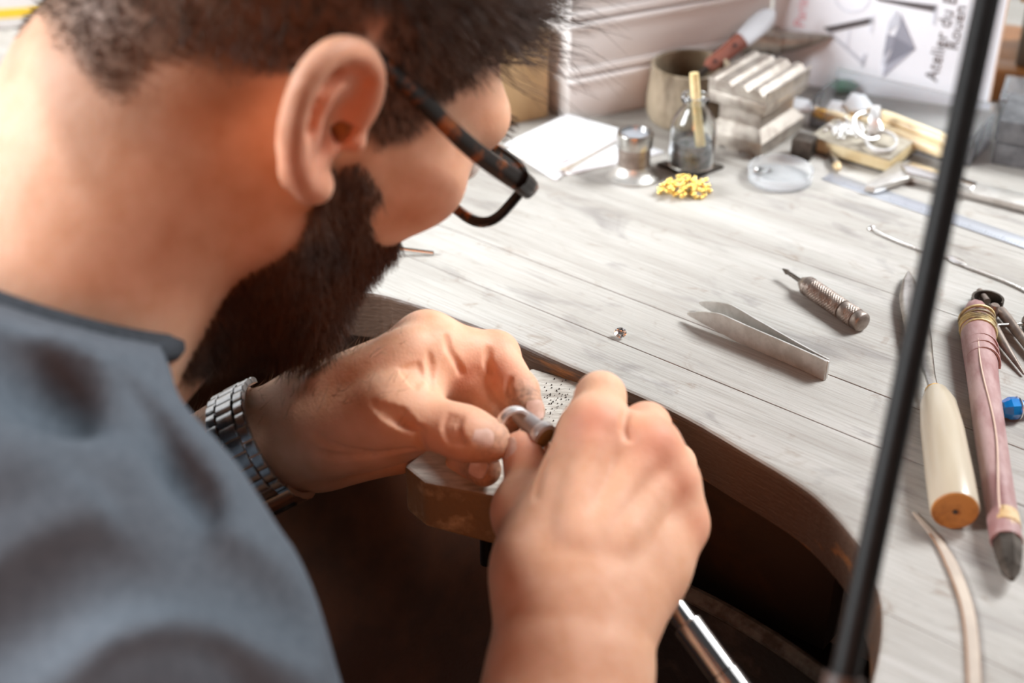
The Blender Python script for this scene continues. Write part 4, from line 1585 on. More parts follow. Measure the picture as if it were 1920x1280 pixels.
# little steel cube with a hole
cp = P(1505, 293)
cube = thing('steel_cube', 'small dark steel cube with a round hole, between the grooved block and the glass dish', 'steel cube', (cp[0], cp[1], TOP), GRAIN + .15)
mesh_obj('cube_body', *box(0, 0, .0065, .0125, .0125, .013, .0006), M_DARK_IRON, cube)
mesh_obj('hole', *xf(lathe([(.0060, .0028), (.0066, .0028)], 20, 'X'), (0, 0, .0068)), M_BLACK, cube)

# glass dish with stones
dp_ = P(1462, 335)
dish = thing('glass_dish', 'shallow round glass dish holding a few small stones', 'dish', (dp_[0], dp_[1], TOP))
mesh_obj('dish_glass', *lathe([(0, 0), (0, .0188), (.0006, .0192), (.0068, .0193), (.0072, .0189), (.0068, .0184), (.0014, .0182), (.0011, 0)], 48, cap=False), mat('dish_glass', rgb(248, 250, 252), .06, 0, trans=.8, ior=1.12), dish)
for i, (px, py, r_, lab) in enumerate(((1408, 328, .0020, 'round silver bead in the glass dish, nearest its left rim'), (1428, 329, .0032, 'largest cut white stone in the glass dish'), (1446, 326, .0018, 'small cut stone beside the largest one in the glass dish'), (1418, 345, .0019, 'pale cut stone near the front rim of the glass dish'))):
    q = P(px, py)
    v_ = (q - dp_)[:2]
    if np.linalg.norm(v_) > .0150: v_ = v_ / np.linalg.norm(v_) * .0150
    o = mesh_obj('cut_stone' if i else 'silver_bead', *(xf(gem(r_), (0, 0, r_ * .9)) if i else xf(lathe([(-r_ * math.cos(math.pi * k / 8), r_ * math.sin(math.pi * k / 8)) for k in range(9)], 14), (0, 0, r_))), M_DIAMOND if i else M_SILVER, smooth=not i)
    o.location = (dp_[0] + v_[0], dp_[1] + v_[1], TOP + .0013)
    tag(o, lab, 'stone' if i else 'bead')

# small pointed punch pin
pn, pl = lay('steel_pin', 'short steel pin with a brass tip lying beside the soldering block', 'pin', (1555, 296), (1572, 325))
mesh_obj('shank', *xf(lathe([(0, .0014), (.0006, .0021), (.007, .0023), (.0085, .0028), (pl * .75, .0028)], 16, 'X'), (0, 0, .0028)), M_STEEL, pn)
mesh_obj('tip', *xf(lathe([(pl * .75, .0026), (pl * .9, .0022), (pl, .0012)], 16, 'X'), (0, 0, .0028)), mat('pale_brass', rgb(214, 190, 150), .45, .6), pn)

# soldering block with silver grains and rings
so = _g * -.3225 + _n * .7655
sb = thing('soldering_block', 'pale yellow soldering block with a grey top, carrying rings and silver grains', 'soldering block', (so[0], so[1], TOP), GRAIN)
M_YEL = mat('pale_yellow_block', rgb(204, 190, 154), .7, 0, rgb(180, 160, 120), 40, .3, 300)
mesh_obj('slab', *box(0, 0, .0052, .054, .043, .0075, .0008), M_YEL, sb)
mesh_obj('grey_face', *box(0, 0, .0094, .0535, .0425, .0016, .0004), mat('charred_face', rgb(176, 168, 152), .7, 0, rgb(140, 132, 118), 50, .4, 400), sb)
mesh_obj('backing', *box(0, 0, .0008, .053, .042, .0014), M_DARK_IRON, sb)
rng = np.random.default_rng(5)
vv, ff = [], []
for i in range(190):
    x, y = rng.normal(-.0125, .0052), rng.normal(.001, .0062)
    if abs(x) > .026 or abs(y) > .020: continue
    s = rng.uniform(.0007, .0013)
    v0, f0 = lathe([(-s, .0002), (-s * .3, s), (s * .5, s * .8), (s, .0002)], 6)
    v0, f0 = xf((v0, f0), (x, y, .0103 + s + max(0, .0022 - .25 * math.hypot(x + .0125, y)) * rng.uniform(0, 1)))
    ff += [tuple(k + len(vv) for k in f) for f in f0]; vv += v0
gr = mesh_obj('silver_grains', vv, ff, M_SILVER)
gr.location = (so[0], so[1], TOP); gr.rotation_euler[2] = GRAIN
tag(gr, 'loose silver grains spread on the soldering block', 'silver grains', kind='stuff')


M_RINGS = mat('soft_silver', rgb(214, 212, 210), .42, .65)


def ring_mesh(R, wz, th, n=48):
    return lathe([(-wz, R - th), (-wz, R), (-wz * .5, R + th * .35), (wz * .5, R + th * .35), (wz, R), (wz, R - th), (-wz, R - th)], n, cap=False)


for (px, py, R, rx, rz, zc, lab) in ((1622, 262, .0098, .62, .5, .0088, 'plain silver ring leaning at the back on the soldering block'),
                                     (1636, 258, .0098, 1.45, 1.25, .0105, 'wide silver ring standing upright on the soldering block'),
                                     (1651, 278, .0094, .30, -.2, .0046, 'plain silver ring lying nearest the front on the soldering block')):
    q = P(px, py, .0103)
    o = mesh_obj('silver_ring', *xf(ring_mesh(R, .0013 if R < .0098 or rx < 1 else .0028, .0011), (0, 0, zc), Matrix.Rotation(rz, 3, 'Z') @ Matrix.Rotation(rx, 3, 'X')), M_RINGS)
    o.location = (q[0], q[1], TOP + .0103)
    tag(o, lab, 'ring', 'rings on the soldering block')

# clear tray with scrapers
t0_, t1_ = P(1516, 238), P(1818, 312)
tray = thing('acrylic_tray', 'long clear acrylic tray holding the scrapers, in front of the poster', 'tray', tuple(t0_), math.atan2(t1_[1] - t0_[1], t1_[0] - t0_[0]))
TLn = float(np.linalg.norm(t1_ - t0_))
TW_ = .040
mesh_obj('tray_floor', *box(TLn / 2, TW_ / 2, .0008, TLn, TW_, .0016), M_CLEAR, tray)
for (cx, cy, sx, sy, hh) in ((TLn / 2, .0008, TLn, .0016, .012), (TLn / 2, TW_ - .0008, TLn, .0016, .026), (.0008, TW_ / 2, .0016, TW_, .020), (TLn - .0008, TW_ / 2, .0016, TW_, .020)):
    mesh_obj('tray_wall', *box(cx, cy, hh / 2, sx, sy, hh, .0003), M_CLEAR, tray)
M_HANDLE = mat('pale_wood_handle', rgb(232, 214, 178), .42, 0, rgb(214, 190, 146), 30, .05, 300, stretch=(.2, 1, 1), coat=.3)
M_WHITE_CLOTH = mat('white_guard', rgb(236, 240, 244), .55)


def scraper(label, px0, px1, z, rot, hl, head):
    a, b = P(*px0, z), P(*px1, z)
    t_ = thing('scraper', label, 'scraper', tuple(a), math.atan2(b[1] - a[1], b[0] - a[0]), 'pale-handled scrapers in the acrylic tray')
    L_ = float(np.linalg.norm(b - a))
    mesh_obj('handle', *lathe([(.011, .0030), (.013, .0042), (.020, .0046), (L_ * .5, .0044), (L_ * .92, .0042), (L_, .0030)], 20, 'X'), M_HANDLE, t_)
    mesh_obj('ferrule', *lathe([(.003, .0028), (.0032, .0034), (.0085, .0038), (.011, .0036)], 20, 'X'), M_BRASS, t_)
    mesh_obj('blade', *xf(prism([(.004, -.0022), (-.006, -head), (-.014, -head * .6), (-.015, head * .8), (-.006, head), (.004, .0022)], -.0009, .0009, .0003), (0, 0, .0022), Matrix.Rotation(rot, 3, 'X')), M_WHITE_CLOTH, t_)
    return t_


scraper('pale-handled scraper lying at the back of the acrylic tray', (1622, 206), (1802, 275), .014, .5, .06, .0075)
scraper('pale-handled scraper lying in front in the acrylic tray', (1586, 218), (1782, 290), .0085, .5, .06, .0070)
scraper('wooden-handled scraper with a curled guard lying next to the grooved block', (1520, 208), (1600, 232), .0085, .2, .03, .0065)
gi = P(1578, 178)
gobj = thing('green_stone', 'small green stone lying behind the scrapers in the acrylic tray', 'stone', (gi[0] , gi[1] , TOP + .002))
mesh_obj('stone', *xf(lathe([(0, .004), (.003, .0075), (.006, .006), (.008, .001)], 9), (0, 0, 0), None, (1.6, .8, 1)), mat('green_stone', rgb(70, 128, 104), .4, 0, rgb(50, 100, 82), 90), gobj)

# vernier caliper
ca, cb2 = P(1640, 345), P(1920, 397)
cal = thing('vernier_caliper', 'steel vernier caliper lying across the ruler behind the lamp rod', 'caliper', (ca[0], ca[1], TOP), math.atan2(cb2[1] - ca[1], cb2[0] - ca[0]))
_ci = Matrix.Rotation(-cal.rotation_euler[2], 3, 'Z')


def CL(px, py, z):
    q = P(px, py, z)
    v = _ci @ Vector((q[0] - ca[0], q[1] - ca[1], 0))
    return (v.x, v.y)


mesh_obj('jaw', *prism([CL(1622, 352, .004), CL(1630, 343, .004), CL(1682, 306, .004), CL(1712, 308, .004), CL(1752, 322, .004), CL(1708, 334, .004), CL(1640, 355, .004)], .0012, .0052, .0006), M_SATIN, cal)
slide_p = prism([CL(1690, 312, .006), CL(1712, 306, .006), CL(1832, 345, .006), CL(1822, 358, .006), CL(1700, 326, .006)], .0040, .0072, .0005)
beam_o = mesh_obj('beam', *prism([CL(1700, 315, .004), CL(1960, 372, .004), CL(1960, 398, .004), CL(1696, 330, .004)], .0008, .0046, .0004), M_SATIN, cal)
mesh_obj('slide', *slide_p, M_BRIGHT, beam_o)

# steel rule
ra, rb = P(1541, 336), P(1990, 490)
ru = thing('steel_ruler', 'thin steel ruler running beneath the caliper', 'ruler', (ra[0], ra[1], TOP), math.atan2(rb[1] - ra[1], rb[0] - ra[0]))
RLn = float(np.linalg.norm(rb - ra))
mesh_obj('rule_blade', *box(RLn / 2, .0055, .0004, RLn, .0118, .0007, .0002), mat('satin_rule', rgb(196, 200, 208), .4, .85), ru)
M_INK = mat('black_ink', rgb(60, 60, 66), .6)
for k in range(0, int(RLn / .002)):
    ln_ = .0042 if k % 5 == 0 else .0024
    mesh_obj('graduation', *box(.003 + k * .002, ln_ / 2 + .0002, .00078, .00022, ln_, .00004), M_INK, ru, smooth=False)

# silver chain bracelet with a name tag
ch0 = P(1638, 431)
chain = thing('chain_bracelet', 'fine silver chain bracelet with an oval tag, stretched across the bench', 'bracelet', (ch0[0], ch0[1], TOP))
cpx = [(1638, 431), (1662, 444), (1700, 460), (1742, 474), (1778, 484)]
cpx2 = [(1804, 497), (1836, 509), (1870, 522), (1905, 537), (1950, 560)]
vv, ff = [], []
for path in (cpx, cpx2):
    pp_ = spline([P(a, b, .0007) for a, b in path], 60)
    for i in range(len(pp_) - 1):
        a, b = pp_[i] - ch0, pp_[i + 1] - ch0
        a[2], b[2] = pp_[i][2] - TOP, pp_[i + 1][2] - TOP
        c = (a + b) / 2
        t = (b - a) / np.linalg.norm(b - a)
        s = np.cross([0, 0, 1.0], t)
        nn = np.array([0, 0, 1.0])
        tw_ = .9 if i % 2 else -.9
        s2_ = s * math.cos(tw_) + nn * math.sin(tw_)
        lk = [c + t * .00115 * math.cos(q) + s2_ * .00075 * math.sin(q) for q in np.linspace(0, 2 * math.pi, 11)[:-1]]
        v0, f0 = tube(lk, .00026, 5, closed=True)
        ff += [tuple(k + len(vv) for k in f) for f in f0]; vv += list(v0)
lnk = mesh_obj('chain_links', vv, ff, M_SILVER, chain)
lnk['kind'] = 'stuff'
ta, tb = P(1779, 484), P(1806, 497)
tg = tb - ta
tc_ = (ta + tb) / 2 - ch0
mesh_obj('oval_tag', *xf(prism([(.0062 * math.cos(q), .0030 * math.sin(q)) for q in np.linspace(0, 2 * math.pi, 25)[:-1]], .0003, .0012, .0003), (tc_[0], tc_[1], 0), math.atan2(tg[1], tg[0])), M_SILVER, chain)
mesh_obj('clasp', *tube([(.0017 * math.cos(q) - .001, .0017 * math.sin(q) + .001, .0008) for q in np.linspace(0, 2 * math.pi, 17)[:-1]], .0005, 6, closed=True), M_SILVER, chain)

# wooden-handled burnisher
hb, hl = lay('burnisher', 'steel burnisher with a thick pale wooden handle, half behind the lamp rod', 'burnisher', (1783, 992), (1712, 522))
hr_ = .0098
mesh_obj('end_disc', *xf(lathe([(-.0006, .0), (-.0006, .0088), (0, .0094)], 32, 'X', cap=False), (0, 0, hr_)), mat('end_grain', rgb(176, 118, 56), .5, 0, rgb(140, 88, 40), 90, .1, 300), hb)
HLn = .084
mesh_obj('handle', *xf(lathe([(0, .0094), (.001, .0098), (.02, .0099), (.055, .0093), (.074, .0080), (.081, .0060), (HLn, .0050)], 40, 'X'), (0, 0, hr_)), mat('varnished_pale_wood', rgb(190, 177, 156), .35, 0, rgb(172, 156, 132), 22, .04, 200, stretch=(.15, 1, 1), coat=.4), hb)
mesh_obj('ferrule', *xf(lathe([(HLn - .003, .0056), (HLn + .004, .0046)], 24, 'X'), (0, 0, hr_ - .002)), M_BRASS, hb)
mesh_obj('centre_mark', *xf(lathe([(-.0010, .0011), (-.0004, .0011)], 12, 'X'), (0, 0, hr_)), M_DARK_IRON, hb)
bl_ = np.linspace(0, 1, 14)
bpts = [(HLn + (hl - HLn) * u, .0035 * math.sin(u * 2.2) , .0075 - .0035 * u) for u in bl_]
mesh_obj('blade', *tube(bpts, [np.interp(u, [0, .15, .45, .75, .95, 1], [.0022, .0028, .0060, .0066, .0028, .0006]) for u in bl_], 12, flat=((0, 0, 1.0), .30)), M_STEEL, hb)

# leather-wrapped stick
lw, ll = lay('wrapped_stick', 'stick wrapped in dusty pink leather, tied with waxed cord at its far end', 'wrapped stick', (1890, 1104), (1824, 598))
M_PINK = mat('dusty_pink_leather', rgb(146, 106, 104), .4, 0, rgb(176, 146, 142), 70, .25, 260, stretch=(.4, 1, 1))
M_CORD = mat('waxed_cord', rgb(206, 186, 128), .5, 0, rgb(120, 104, 82), 90, .3, 500)
r1 = .0068
axp = [(u * ll, .0012 * math.sin(u * 3), r1) for u in np.linspace(.10, .93, 22)]
vv, ff = [], []
ns = 22
for i, c in enumerate(axp):
    u = i / (len(axp) - 1)
    for k in range(ns):
        a = 2 * math.pi * k / ns
        rr = r1 * np.interp(u, [0, .12, .7, .9, 1], [.86, .86, .98, 1.14, 1.08])
        step = .0009 * ((a / (2 * math.pi) + .35 + .04 * math.sin(i * .9)) % 1.0)
        vv.append((c[0], c[1] + (rr + step) * math.cos(a), c[2] + (rr * .92 + step) * math.sin(a)))
for i in range(len(axp) - 1):
    for k in range(ns): ff.append((i * ns + k, i * ns + (k + 1) % ns, (i + 1) * ns + (k + 1) % ns, (i + 1) * ns + k))
ff += [tuple(range(ns)), tuple((len(axp) - 1) * ns + k for k in range(ns))]
lea = mesh_obj('leather', vv, ff, M_PINK, lw)
seam = [(u * ll, .0022 * math.sin(u * 11) * .6 + .0016, r1 * 1.98 + .0001) for u in np.linspace(.16, .80, 26)]
mesh_obj('seam', *tube(seam, .0004, 6), mat('pale_leather_edge', rgb(206, 178, 160), .6), lea)
mesh_obj('leather_tip', *xf(lathe([(ll * .92, r1 * .98), (ll * .97, r1 * 1.0), (ll * 1.0, r1 * .72), (ll * 1.012, r1 * .3)], 9, 'X'), (0, 0, r1)), M_PINK, lw)
for j in range(6):
    u0 = .875 + .014 * j
    loop = [(u0 * ll + .0014 * math.sin(q + j), (r1 * 1.17 + .0004 * (j % 2)) * math.cos(q), r1 + (r1 * 1.12) * math.sin(q)) for q in np.linspace(0, 2 * math.pi, 25)[:-1]]
    mesh_obj('cord_turn', *tube(loop, .0008, 6, closed=True), M_CORD, lw)
for j in range(3):
    u0 = .80 - .03 * j
    loop = [(u0 * ll + .004 * math.cos(q - 1.6), (r1 * 1.13) * math.cos(q), r1 + (r1 * 1.05) * math.sin(q)) for q in np.linspace(-.2, 3.3, 16)]
    mesh_obj('leather_fold', *tube(loop, .0007, 6), M_PINK, lw)
mesh_obj('bare_end', *xf(lathe([(.024, r1 * .86), (.036, r1 * .9), (ll * .14, r1 * .93)], 20, 'X'), (0, 0, r1)), mat('glued_end', rgb(214, 190, 150), .5, 0, rgb(186, 150, 104), 60, .3, 300), lw)
mesh_obj('dark_tip', *xf(lathe([(-.002, r1 * .18), (.004, r1 * .62), (.014, r1 * .84), (.025, r1 * .84)], 7, 'X'), (0, 0, r1)), M_DARK_IRON, lw, smooth=False)

# spring dividers
dv, dl = lay('spring_dividers', 'steel spring dividers with a round bow, beside the wrapped stick', 'dividers', (1853, 590), (1935, 705))
rgc = .0080
bow = [(-.004 + rgc * math.cos(q), rgc * math.sin(q)) for q in np.linspace(.75, 2 * math.pi - .75, 30)]
vv, ff = [], []
for (x, y) in bow:
    nx, ny = (x + .004) / rgc, y / rgc
    for (k, z) in ((0, 0), (0, .007), (-.0011, .007), (-.0011, 0)):
        vv.append((x + nx * k, y + ny * k, .0006 + z))
for i in range(29):
    for k in range(4): ff.append((i * 4 + k, i * 4 + (k + 1) % 4, i * 4 + 4 + (k + 1) % 4, i * 4 + 4 + k))
ff += [(0, 1, 2, 3), tuple(116 + k for k in range(4))]
mesh_obj('bow_spring', vv, ff, M_DARK_IRON, dv)
mesh_obj('pivot', *xf(lathe([(.0002, .0024), (.0084, .0024), (.0090, .0019)], 20), (.0048, 0, 0)), M_BRONZED, dv)
for s in (-1, 1):
    mesh_obj('leg', *tube([(.0036, s * .0042, .0042), (.012, s * .0046, .0042), (dl * .6, s * .0055, .0036), (dl, s * .0042, .0014)], [.0027, .0027, .0022, .0006], 14), M_BRONZED, dv)
mesh_obj('stem', *tube([(-.0105, 0, .0042), (-.0165, .0010, .0042)], .0017, 12), M_BRONZED, dv)
mesh_obj('stem_nut', *tube([(-.0096, 0, .0050), (-.0040, 0, .0052)], .0019, 12), M_BRONZED, dv)
screw_o = mesh_obj('adjusting_screw', *tube([(.017, -.006, .0045), (.017, .0185, .0045)], .0011, 10), M_STEEL, dv)
mesh_obj('knurled_nut', *xf(lathe([(.0105, .0026), (.0112, .0040), (.0150, .0042), (.0156, .0030), (.0185, .0022)], 24), (.017, 0, .0045), Matrix.Rotation(-math.pi / 2, 3, 'X')), M_BRONZED, screw_o)

# blue bead-handled tool
bb = P(1893, 782)
be = thing('blue_bead', 'faceted bright blue bead with silver seams, at the right of the wrapped stick', 'bead', (bb[0], bb[1], TOP), .12)
M_BLUE = mat('blue_enamel', rgb(22, 128, 200), .15, 0, rgb(14, 96, 176), 60, coat=.8)
mesh_obj('bead_body', *xf(lathe([(-.0058, .0014), (-.0045, .0036), (-.0012, .0052), (.0022, .0052), (.0046, .0038), (.0058, .0030), (.012, .0030)], 8, 'X'), (0, 0, .0050)), M_BLUE, be, smooth=False)
for x in (.0030, .0052):
    mesh_obj('silver_seam', *tube([(x, (.0051 if x < .004 else .0035) * math.cos(q), .005 + (.0051 if x < .004 else .0035) * math.sin(q)) for q in np.linspace(0, 2 * math.pi, 17)[:-1]], .00035, 6, closed=True), M_SILVER, be)

# flat strap at the lower right
sp0 = P(1790, 1080)
st = thing('wood_strip', 'thin bent strip of pale veneer curving out below the burnisher handle', 'strip', (sp0[0], sp0[1], TOP))
mid = spline([P(1712, 962), P(1762, 1022), P(1796, 1090), P(1818, 1170), P(1826, 1300), P(1822, 1400)], 30)
vv, ff = [], []
for i, q in enumerate(mid):
    t = mid[min(i + 1, 29)] - mid[max(i - 1, 0)]
    t = t / np.linalg.norm(t)
    s = np.array([t[1], -t[0], 0])
    w2 = .0005 + .0018 * min(1, i / 9)
    for (k, z) in ((-1, 0), (-1, .0008), (1, .0008), (1, 0)):
        vv.append(q - sp0 + s * w2 * k + np.array([0, 0, z + .0002]))
for i in range(29):
    for k in range(4): ff.append((i * 4 + k, i * 4 + (k + 1) % 4, i * 4 + 4 + (k + 1) % 4, i * 4 + 4 + k))
ff += [(0, 1, 2, 3), tuple(116 + k for k in range(4))]
mesh_obj('veneer', vv, ff, mat('veneer', rgb(182, 168, 154), .5, 0, rgb(196, 182, 166), 40), st)
for s_ in (0, 2):
    mesh_obj('edge_line', *tube([np.array(vv[i * 4 + s_]) + np.array([0, 0, .0004 if s_ == 0 else 0]) for i in range(4, 30)], .0004, 6), mat('veneer_edge', rgb(150, 112, 84), .5), st)

# ---------------------------------------------------------------- back of the bench: poster board, boxes
BRp, BLp = P(1848, 217), P(1436, 148)
pa = BLp - BRp
PWd = float(np.linalg.norm(pa))
pa /= PWd
pup = np.array([0, .05, 1.0]); pup /= np.linalg.norm(pup)
pnm = np.cross(pa, pup)
if pnm @ (_C - BRp) < 0: pnm = -pnm
PR = Matrix((tuple(-pa), tuple(pup), tuple(np.cross(-pa, pup)))).transposed()
poster = bpy.data.objects.new('poster_board', None)
COL.objects.link(poster)
poster.matrix_world = Matrix.Translation(Vector(BLp)) @ PR.to_4x4()
tag(poster, 'white poster board with a grey diamond and slanted lettering, standing behind the acrylic tray', 'poster')
PH = .30


def PB(px, py):
    """where a pixel falls on the poster, in its own plane"""
    r = ray(px, py)
    s = ((BLp - _C) @ pnm) / (r @ pnm)
    v = _C + r * s - BLp
    return (v @ -pa, v @ pup)


mesh_obj('board', *box(PWd / 2, PH / 2, -.0016, PWd, PH, .003, .0002), mat('white_poster', rgb(240, 243, 250), .5), poster)
mesh_obj('board_edge', *box(PWd + .0004, PH / 2, -.0016, .0010, PH, .0032), mat('raw_card_edge', rgb(200, 172, 152), .7), poster)


def flat(name, pix, m, z=.0003):
    pts2 = [PB(*p) for p in pix]
    return mesh_obj(name, *prism([(a, b) for a, b in pts2], 0.0, z), m, poster, smooth=False)


G1, G2, G3, G4 = (mat('print_%s' % n, c, .5) for n, c in (('dark', rgb(92, 88, 90)), ('mid', rgb(150, 152, 164)), ('light', rgb(196, 200, 210)), ('pale', rgb(222, 226, 236))))
flat('letter_bar', [(1545, 51), (1637, 31), (1640, 42), (1556, 61)], G1)
flat('letter_bar', [(1640, -6), (1760, 8), (1754, 21), (1650, 1)], G1)
flat('letter_stroke', [(1549, 57), (1555, 57), (1621, 114), (1618, 121)], G3)
flat('letter_stroke', [(1593, 55), (1597, 55), (1590, 90), (1586, 88)], G4)
flat('letter_serif', [(1633, 28), (1641, 26), (1637, 62), (1631, 60)], G4)
flat('letter_serif', [(1619, 100), (1626, 100), (1620, 124), (1615, 124)], G3)
flat('letter_serif', [(1754, 10), (1760, 8), (1755, 46), (1750, 44)], G3)
ringp = [PB(1600 + 32 * math.cos(q), -6 + 27 * math.sin(q)) for q in np.linspace(0, 2 * math.pi, 33)[:-1]]
mesh_obj('letter_ring', *tube([(a, b, .0002) for a, b in ringp], .0008, 6, closed=True, flat=((0, 0, 1.0), .2)), G4, poster)
flat('facet', [(1683, 17), (1690, 40), (1664, 62), (1668, 40)], G3)
flat('facet', [(1690, 22), (1718, 90), (1678, 66), (1690, 40)], G2)
flat('facet', [(1664, 62), (1678, 66), (1674, 90), (1656, 105)], G2)
flat('facet', [(1678, 66), (1718, 90), (1660, 122), (1674, 90)], mat('print_grey', rgb(128, 130, 142), .5))
flat('facet', [(1656, 105), (1668, 96), (1660, 122), (1652, 118)], G3)
flat('facet', [(1718, 90), (1655, 145), (1660, 122)], mat('print_grey_light', rgb(168, 170, 182), .5))
flat('facet', [(1652, 118), (1660, 122), (1655, 145)], G4)


def lettering(txt, p0, p1, size, m):
    a, b = np.array(PB(*p0)), np.array(PB(*p1))
    d = b - a
    an_ = math.atan2(d[1], d[0])
    v, f = text_mesh(txt, size)
    mesh_obj('lettering', *xf((v, f), (a[0], a[1], .0003), an_), m, poster, smooth=False)


lettering('Atelier du Bijou', (1757, 152), (1795, 0), .0118, G1)
lettering('Rouen', (1797, 93), (1813, 18), .0112, G1)
lettering('Paris', (1508, 52), (1516, 0), .0100, mat('print_pink', rgb(232, 176, 188), .5))
mesh_obj('easel_back', *xf(frustum(0, .12, .05, .03, .05, .002), (PWd * .5, .10, -.004), Matrix.Rotation(math.pi, 3, 'X')), M_CARD, poster) if False else None

# dark foam-topped box, clear box and wooden drawer at the right
fb = P(1858, 306)
fbx = thing('charcoal_block', 'dark grey two-part charcoal block at the right end of the bench', 'charcoal block', (fb[0], fb[1], TOP), math.radians(-24))
M_COAL = mat('charcoal', rgb(74, 74, 76), .8, 0, rgb(98, 98, 100), 60, .5, 300)
mesh_obj('lower_half', *box(.045, .022, .007, .09, .046, .014, .0012), M_COAL, fbx)
mesh_obj('upper_half', *box(.045, .022, .0216, .09, .046, .0145, .0014), M_COAL, fbx)
xb = P(1862, 262)
xbx = thing('clear_box', 'small clear plastic lidded box behind the charcoal block', 'box', (xb[0], xb[1], TOP), math.radians(-22))
for (cx, cy, sx, sy) in ((.04, .0007, .08, .0014), (.04, .0393, .08, .0014), (.0007, .02, .0014, .04), (.0793, .02, .0014, .04)):
    mesh_obj('box_wall', *box(cx, cy, .013, sx, sy, .026, .0003), M_CLEAR, xbx)
mesh_obj('box_lid', *box(.04, .02, .0270, .082, .042, .0016, .0004), M_CLEAR, xbx)
mesh_obj('box_floor', *box(.04, .02, .0007, .078, .038, .0012), M_CLEAR, xbx)
wb = P(1866, 205)
wdr = thing('wooden_drawer', 'orange-brown wooden drawer front beside the poster edge', 'drawer', (wb[0], wb[1] + .012, TOP), math.radians(-20))
M_OAK = mat('orange_oak', rgb(168, 112, 60), .4, 0, rgb(140, 88, 44), 20, .1, 200, stretch=(.3, 1, 3))
mesh_obj('drawer_front', *box(.10, .012, .011, .22, .02, .022, .0008), M_OAK, wdr)
mesh_obj('drawer_body', *box(.10, .06, .010, .21, .076, .019, .0008), M_OAK, wdr)
gbx = thing('grey_carton', 'dark grey-green carton standing on the wooden drawer', 'box', (wb[0] + .004, wb[1] + .02, TOP + .0222), math.radians(-20))
mesh_obj('carton_body', *box(.11, .032, .022, .2, .06, .043, .001), mat('grey_green_card', rgb(98, 92, 80), .8), gbx)
mesh_obj('carton_lid', *box(.108, .031, .056, .206, .066, .024, .001), mat('tan_card', rgb(190, 160, 124), .8), gbx)
# bright carton with a yellow band beyond the man's neck
yb = thing('white_carton', "white carton with a yellow band on the bench beyond the man's neck", 'box', tuple(P(-60, 60)), .2)
mesh_obj('carton_body', *box(0, .04, .04, .16, .08, .08, .002), mat('white_card', rgb(240, 240, 240), .7), yb)
mesh_obj('yellow_band', *box(0, .04, .012, .1606, .0806, .007), mat('yellow_band', rgb(240, 200, 60), .6), yb)

# ---------------------------------------------------------------- black lamp rod clamped to the bench arm
la, lb = D(1578, 1290, .44), D(1853, -10, .45)
ld = (lb - la) / np.linalg.norm(lb - la)
kk = (TOP + .012 - la[2]) / ld[2]
foot = la + ld * kk
lamp = thing('bench_lamp', 'thin black lamp rod rising at the right in front of the bench', 'lamp', (foot[0], foot[1], TOP))
O_ = np.array([foot[0], foot[1], TOP])
elbow = lb + ld * .30
head_ = np.array([.62, .44, 1.47])
mesh_obj('rod', *tube([foot - O_, lb - O_, elbow - O_], .0043, 20), M_BLACK, lamp)
mesh_obj('elbow_joint', *tube([elbow - O_ - _R * .012, elbow - O_ + _R * .012], .009, 18), M_BLACK, lamp)
arm_o = mesh_obj('upper_rod', *tube([elbow - O_, head_ - O_ + np.array([0, 0, .03])], .0043, 16), M_BLACK, lamp)
mesh_obj('clamp', *box(0, 0, .009, .036, .04, .018, .002), M_BLACK, lamp)
mesh_obj('lower_joint', *tube([la - O_ - ld * .030, la - O_ + ld * .004], .0062, 16), mat('brown_grip', rgb(58, 40, 32), .5), lamp)
aim = np.array([.08, .52, .92]) - head_
aim /= np.linalg.norm(aim)
LR = Vector(-aim).to_track_quat('Z', 'Y').to_matrix()
mesh_obj('lamp_shade', *xf(lathe([(-.012, .19), (-.010, .192), (.012, .17), (.03, .05), (.035, .0)], 40, cap=False), tuple(head_ - O_), LR), M_BLACK, arm_o)
ll_ = bpy.data.lights.new('bench_lamp_light', 'AREA')
ll_.shape = 'DISK'; ll_.size = .34; ll_.energy = 0.6; ll_.color = (.98, .985, 1.0)
llo = bpy.data.objects.new('bench_lamp_light', ll_)
llo.location = Vector(head_ + aim * .016); llo.rotation_euler = Vector(aim).to_track_quat('-Z', 'Y').to_euler()
COL.objects.link(llo)

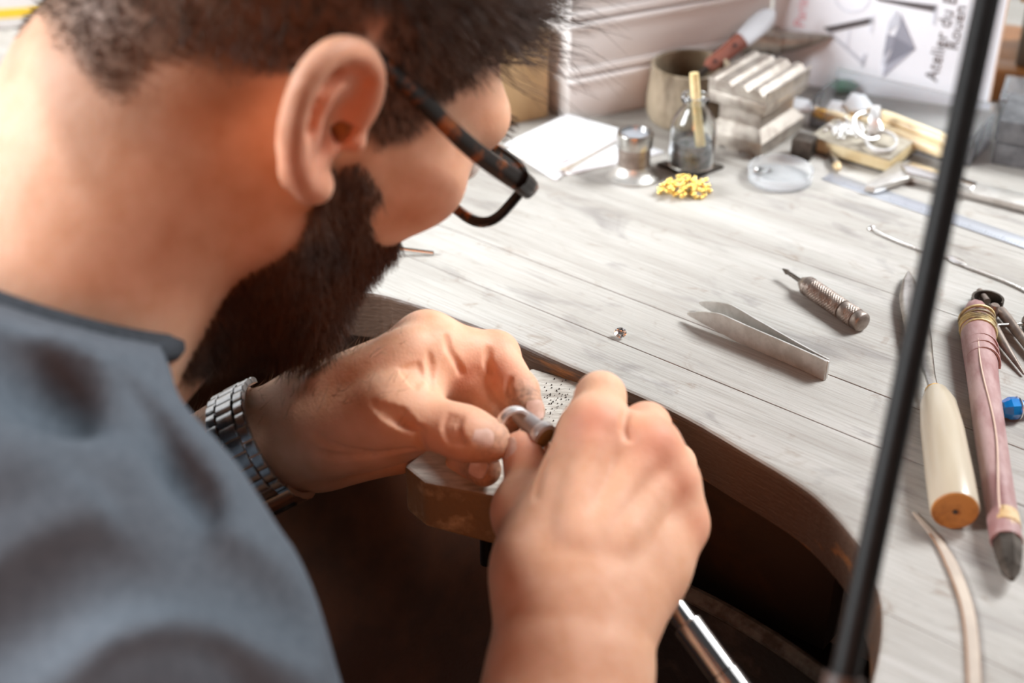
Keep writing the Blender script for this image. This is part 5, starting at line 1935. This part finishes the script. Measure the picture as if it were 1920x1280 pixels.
# ---------------------------------------------------------------- what the hands hold
rc = D(962, 795, .594)
ringo = thing('engagement_ring', 'silver ring set with tiny stones, pinched between the left finger and thumb', 'ring', tuple(rc))
rn = camvec(.50, -.40, .77); rn = np.array(rn) / np.linalg.norm(rn)
rx_ = np.cross([0, 0, 1.0], rn); rx_ /= np.linalg.norm(rx_)
RM = Matrix((tuple(rx_), tuple(np.cross(rn, rx_)), tuple(rn))).transposed()
mesh_obj('band', *xf(ring_mesh(.0076, .0021, .0013, 56), (0, 0, 0), RM), mat('polished_band', rgb(240, 238, 236), .3, .7), ringo)
for k in range(5):
    a = -1.75 + .22 * k
    p_ = Vector((.0080 * math.cos(a), .0080 * math.sin(a), 0))
    mesh_obj('tiny_stone', *xf(gem(.0010), tuple(RM @ p_), RM), M_DIAMOND, ringo, smooth=False)
pg0, pg1 = D(972, 776, .600), D(1021, 819, .590)
peg = thing('grey_peg', 'grey metal peg with a flared bright end, pushed through the ring', 'peg', tuple(pg0))
pv = pg1 - pg0
mesh_obj('peg_shaft', *tube([np.zeros(3), pv * .25, pv * .62, pv * .78], [.0036, .0040, .0044, .0054], 24), mat('grey_peg', rgb(158, 153, 152), .45, .35), peg)
mesh_obj('peg_head', *tube([pv * .78, pv * .86, pv * 1.0, pv * 1.04], [.0054, .0062, .0060, .0050], 24), mat('peg_head', rgb(206, 204, 204), .3, .45), peg)
mesh_obj('peg_tip', *tube([pv * 1.035, pv * 1.07], [.0046, .0034], 20), mat('brown_peg_tip', rgb(140, 112, 70), .6), peg)

h0, h1, h2 = D(1038, 830, .584), D(1262, 1142, .566), D(1420, 1345, .549)
hp = thing('rotary_handpiece', "chrome rotary handpiece running through the man's right fist", 'handpiece', tuple(h2))
hd_ = (h0 - h2)
Lh = np.linalg.norm(hd_); hd_ = hd_ / Lh
at = lambda px, py: float(np.linalg.norm(D(px, py, .56) - D(1420, 1345, .56)))
mesh_obj('sleeve', *tube([-hd_ * .03, hd_ * .021], .0066, 28), M_BRIGHT, hp)
mesh_obj('grip_tube', *tube([hd_ * .0215, hd_ * .0440, hd_ * .0445], [.0062, .0062, .0056], 28), M_BRIGHT, hp)
mesh_obj('front_tube', *tube([hd_ * .0445, hd_ * .090, hd_ * (Lh - .01)], [.0046, .0046, .0040], 24), M_BRIGHT, hp)
mesh_obj('chuck', *tube([hd_ * (Lh - .011), hd_ * (Lh - .003), hd_ * (Lh + .001)], [.0042, .0040, .0022], 24), M_BRIGHT, hp)
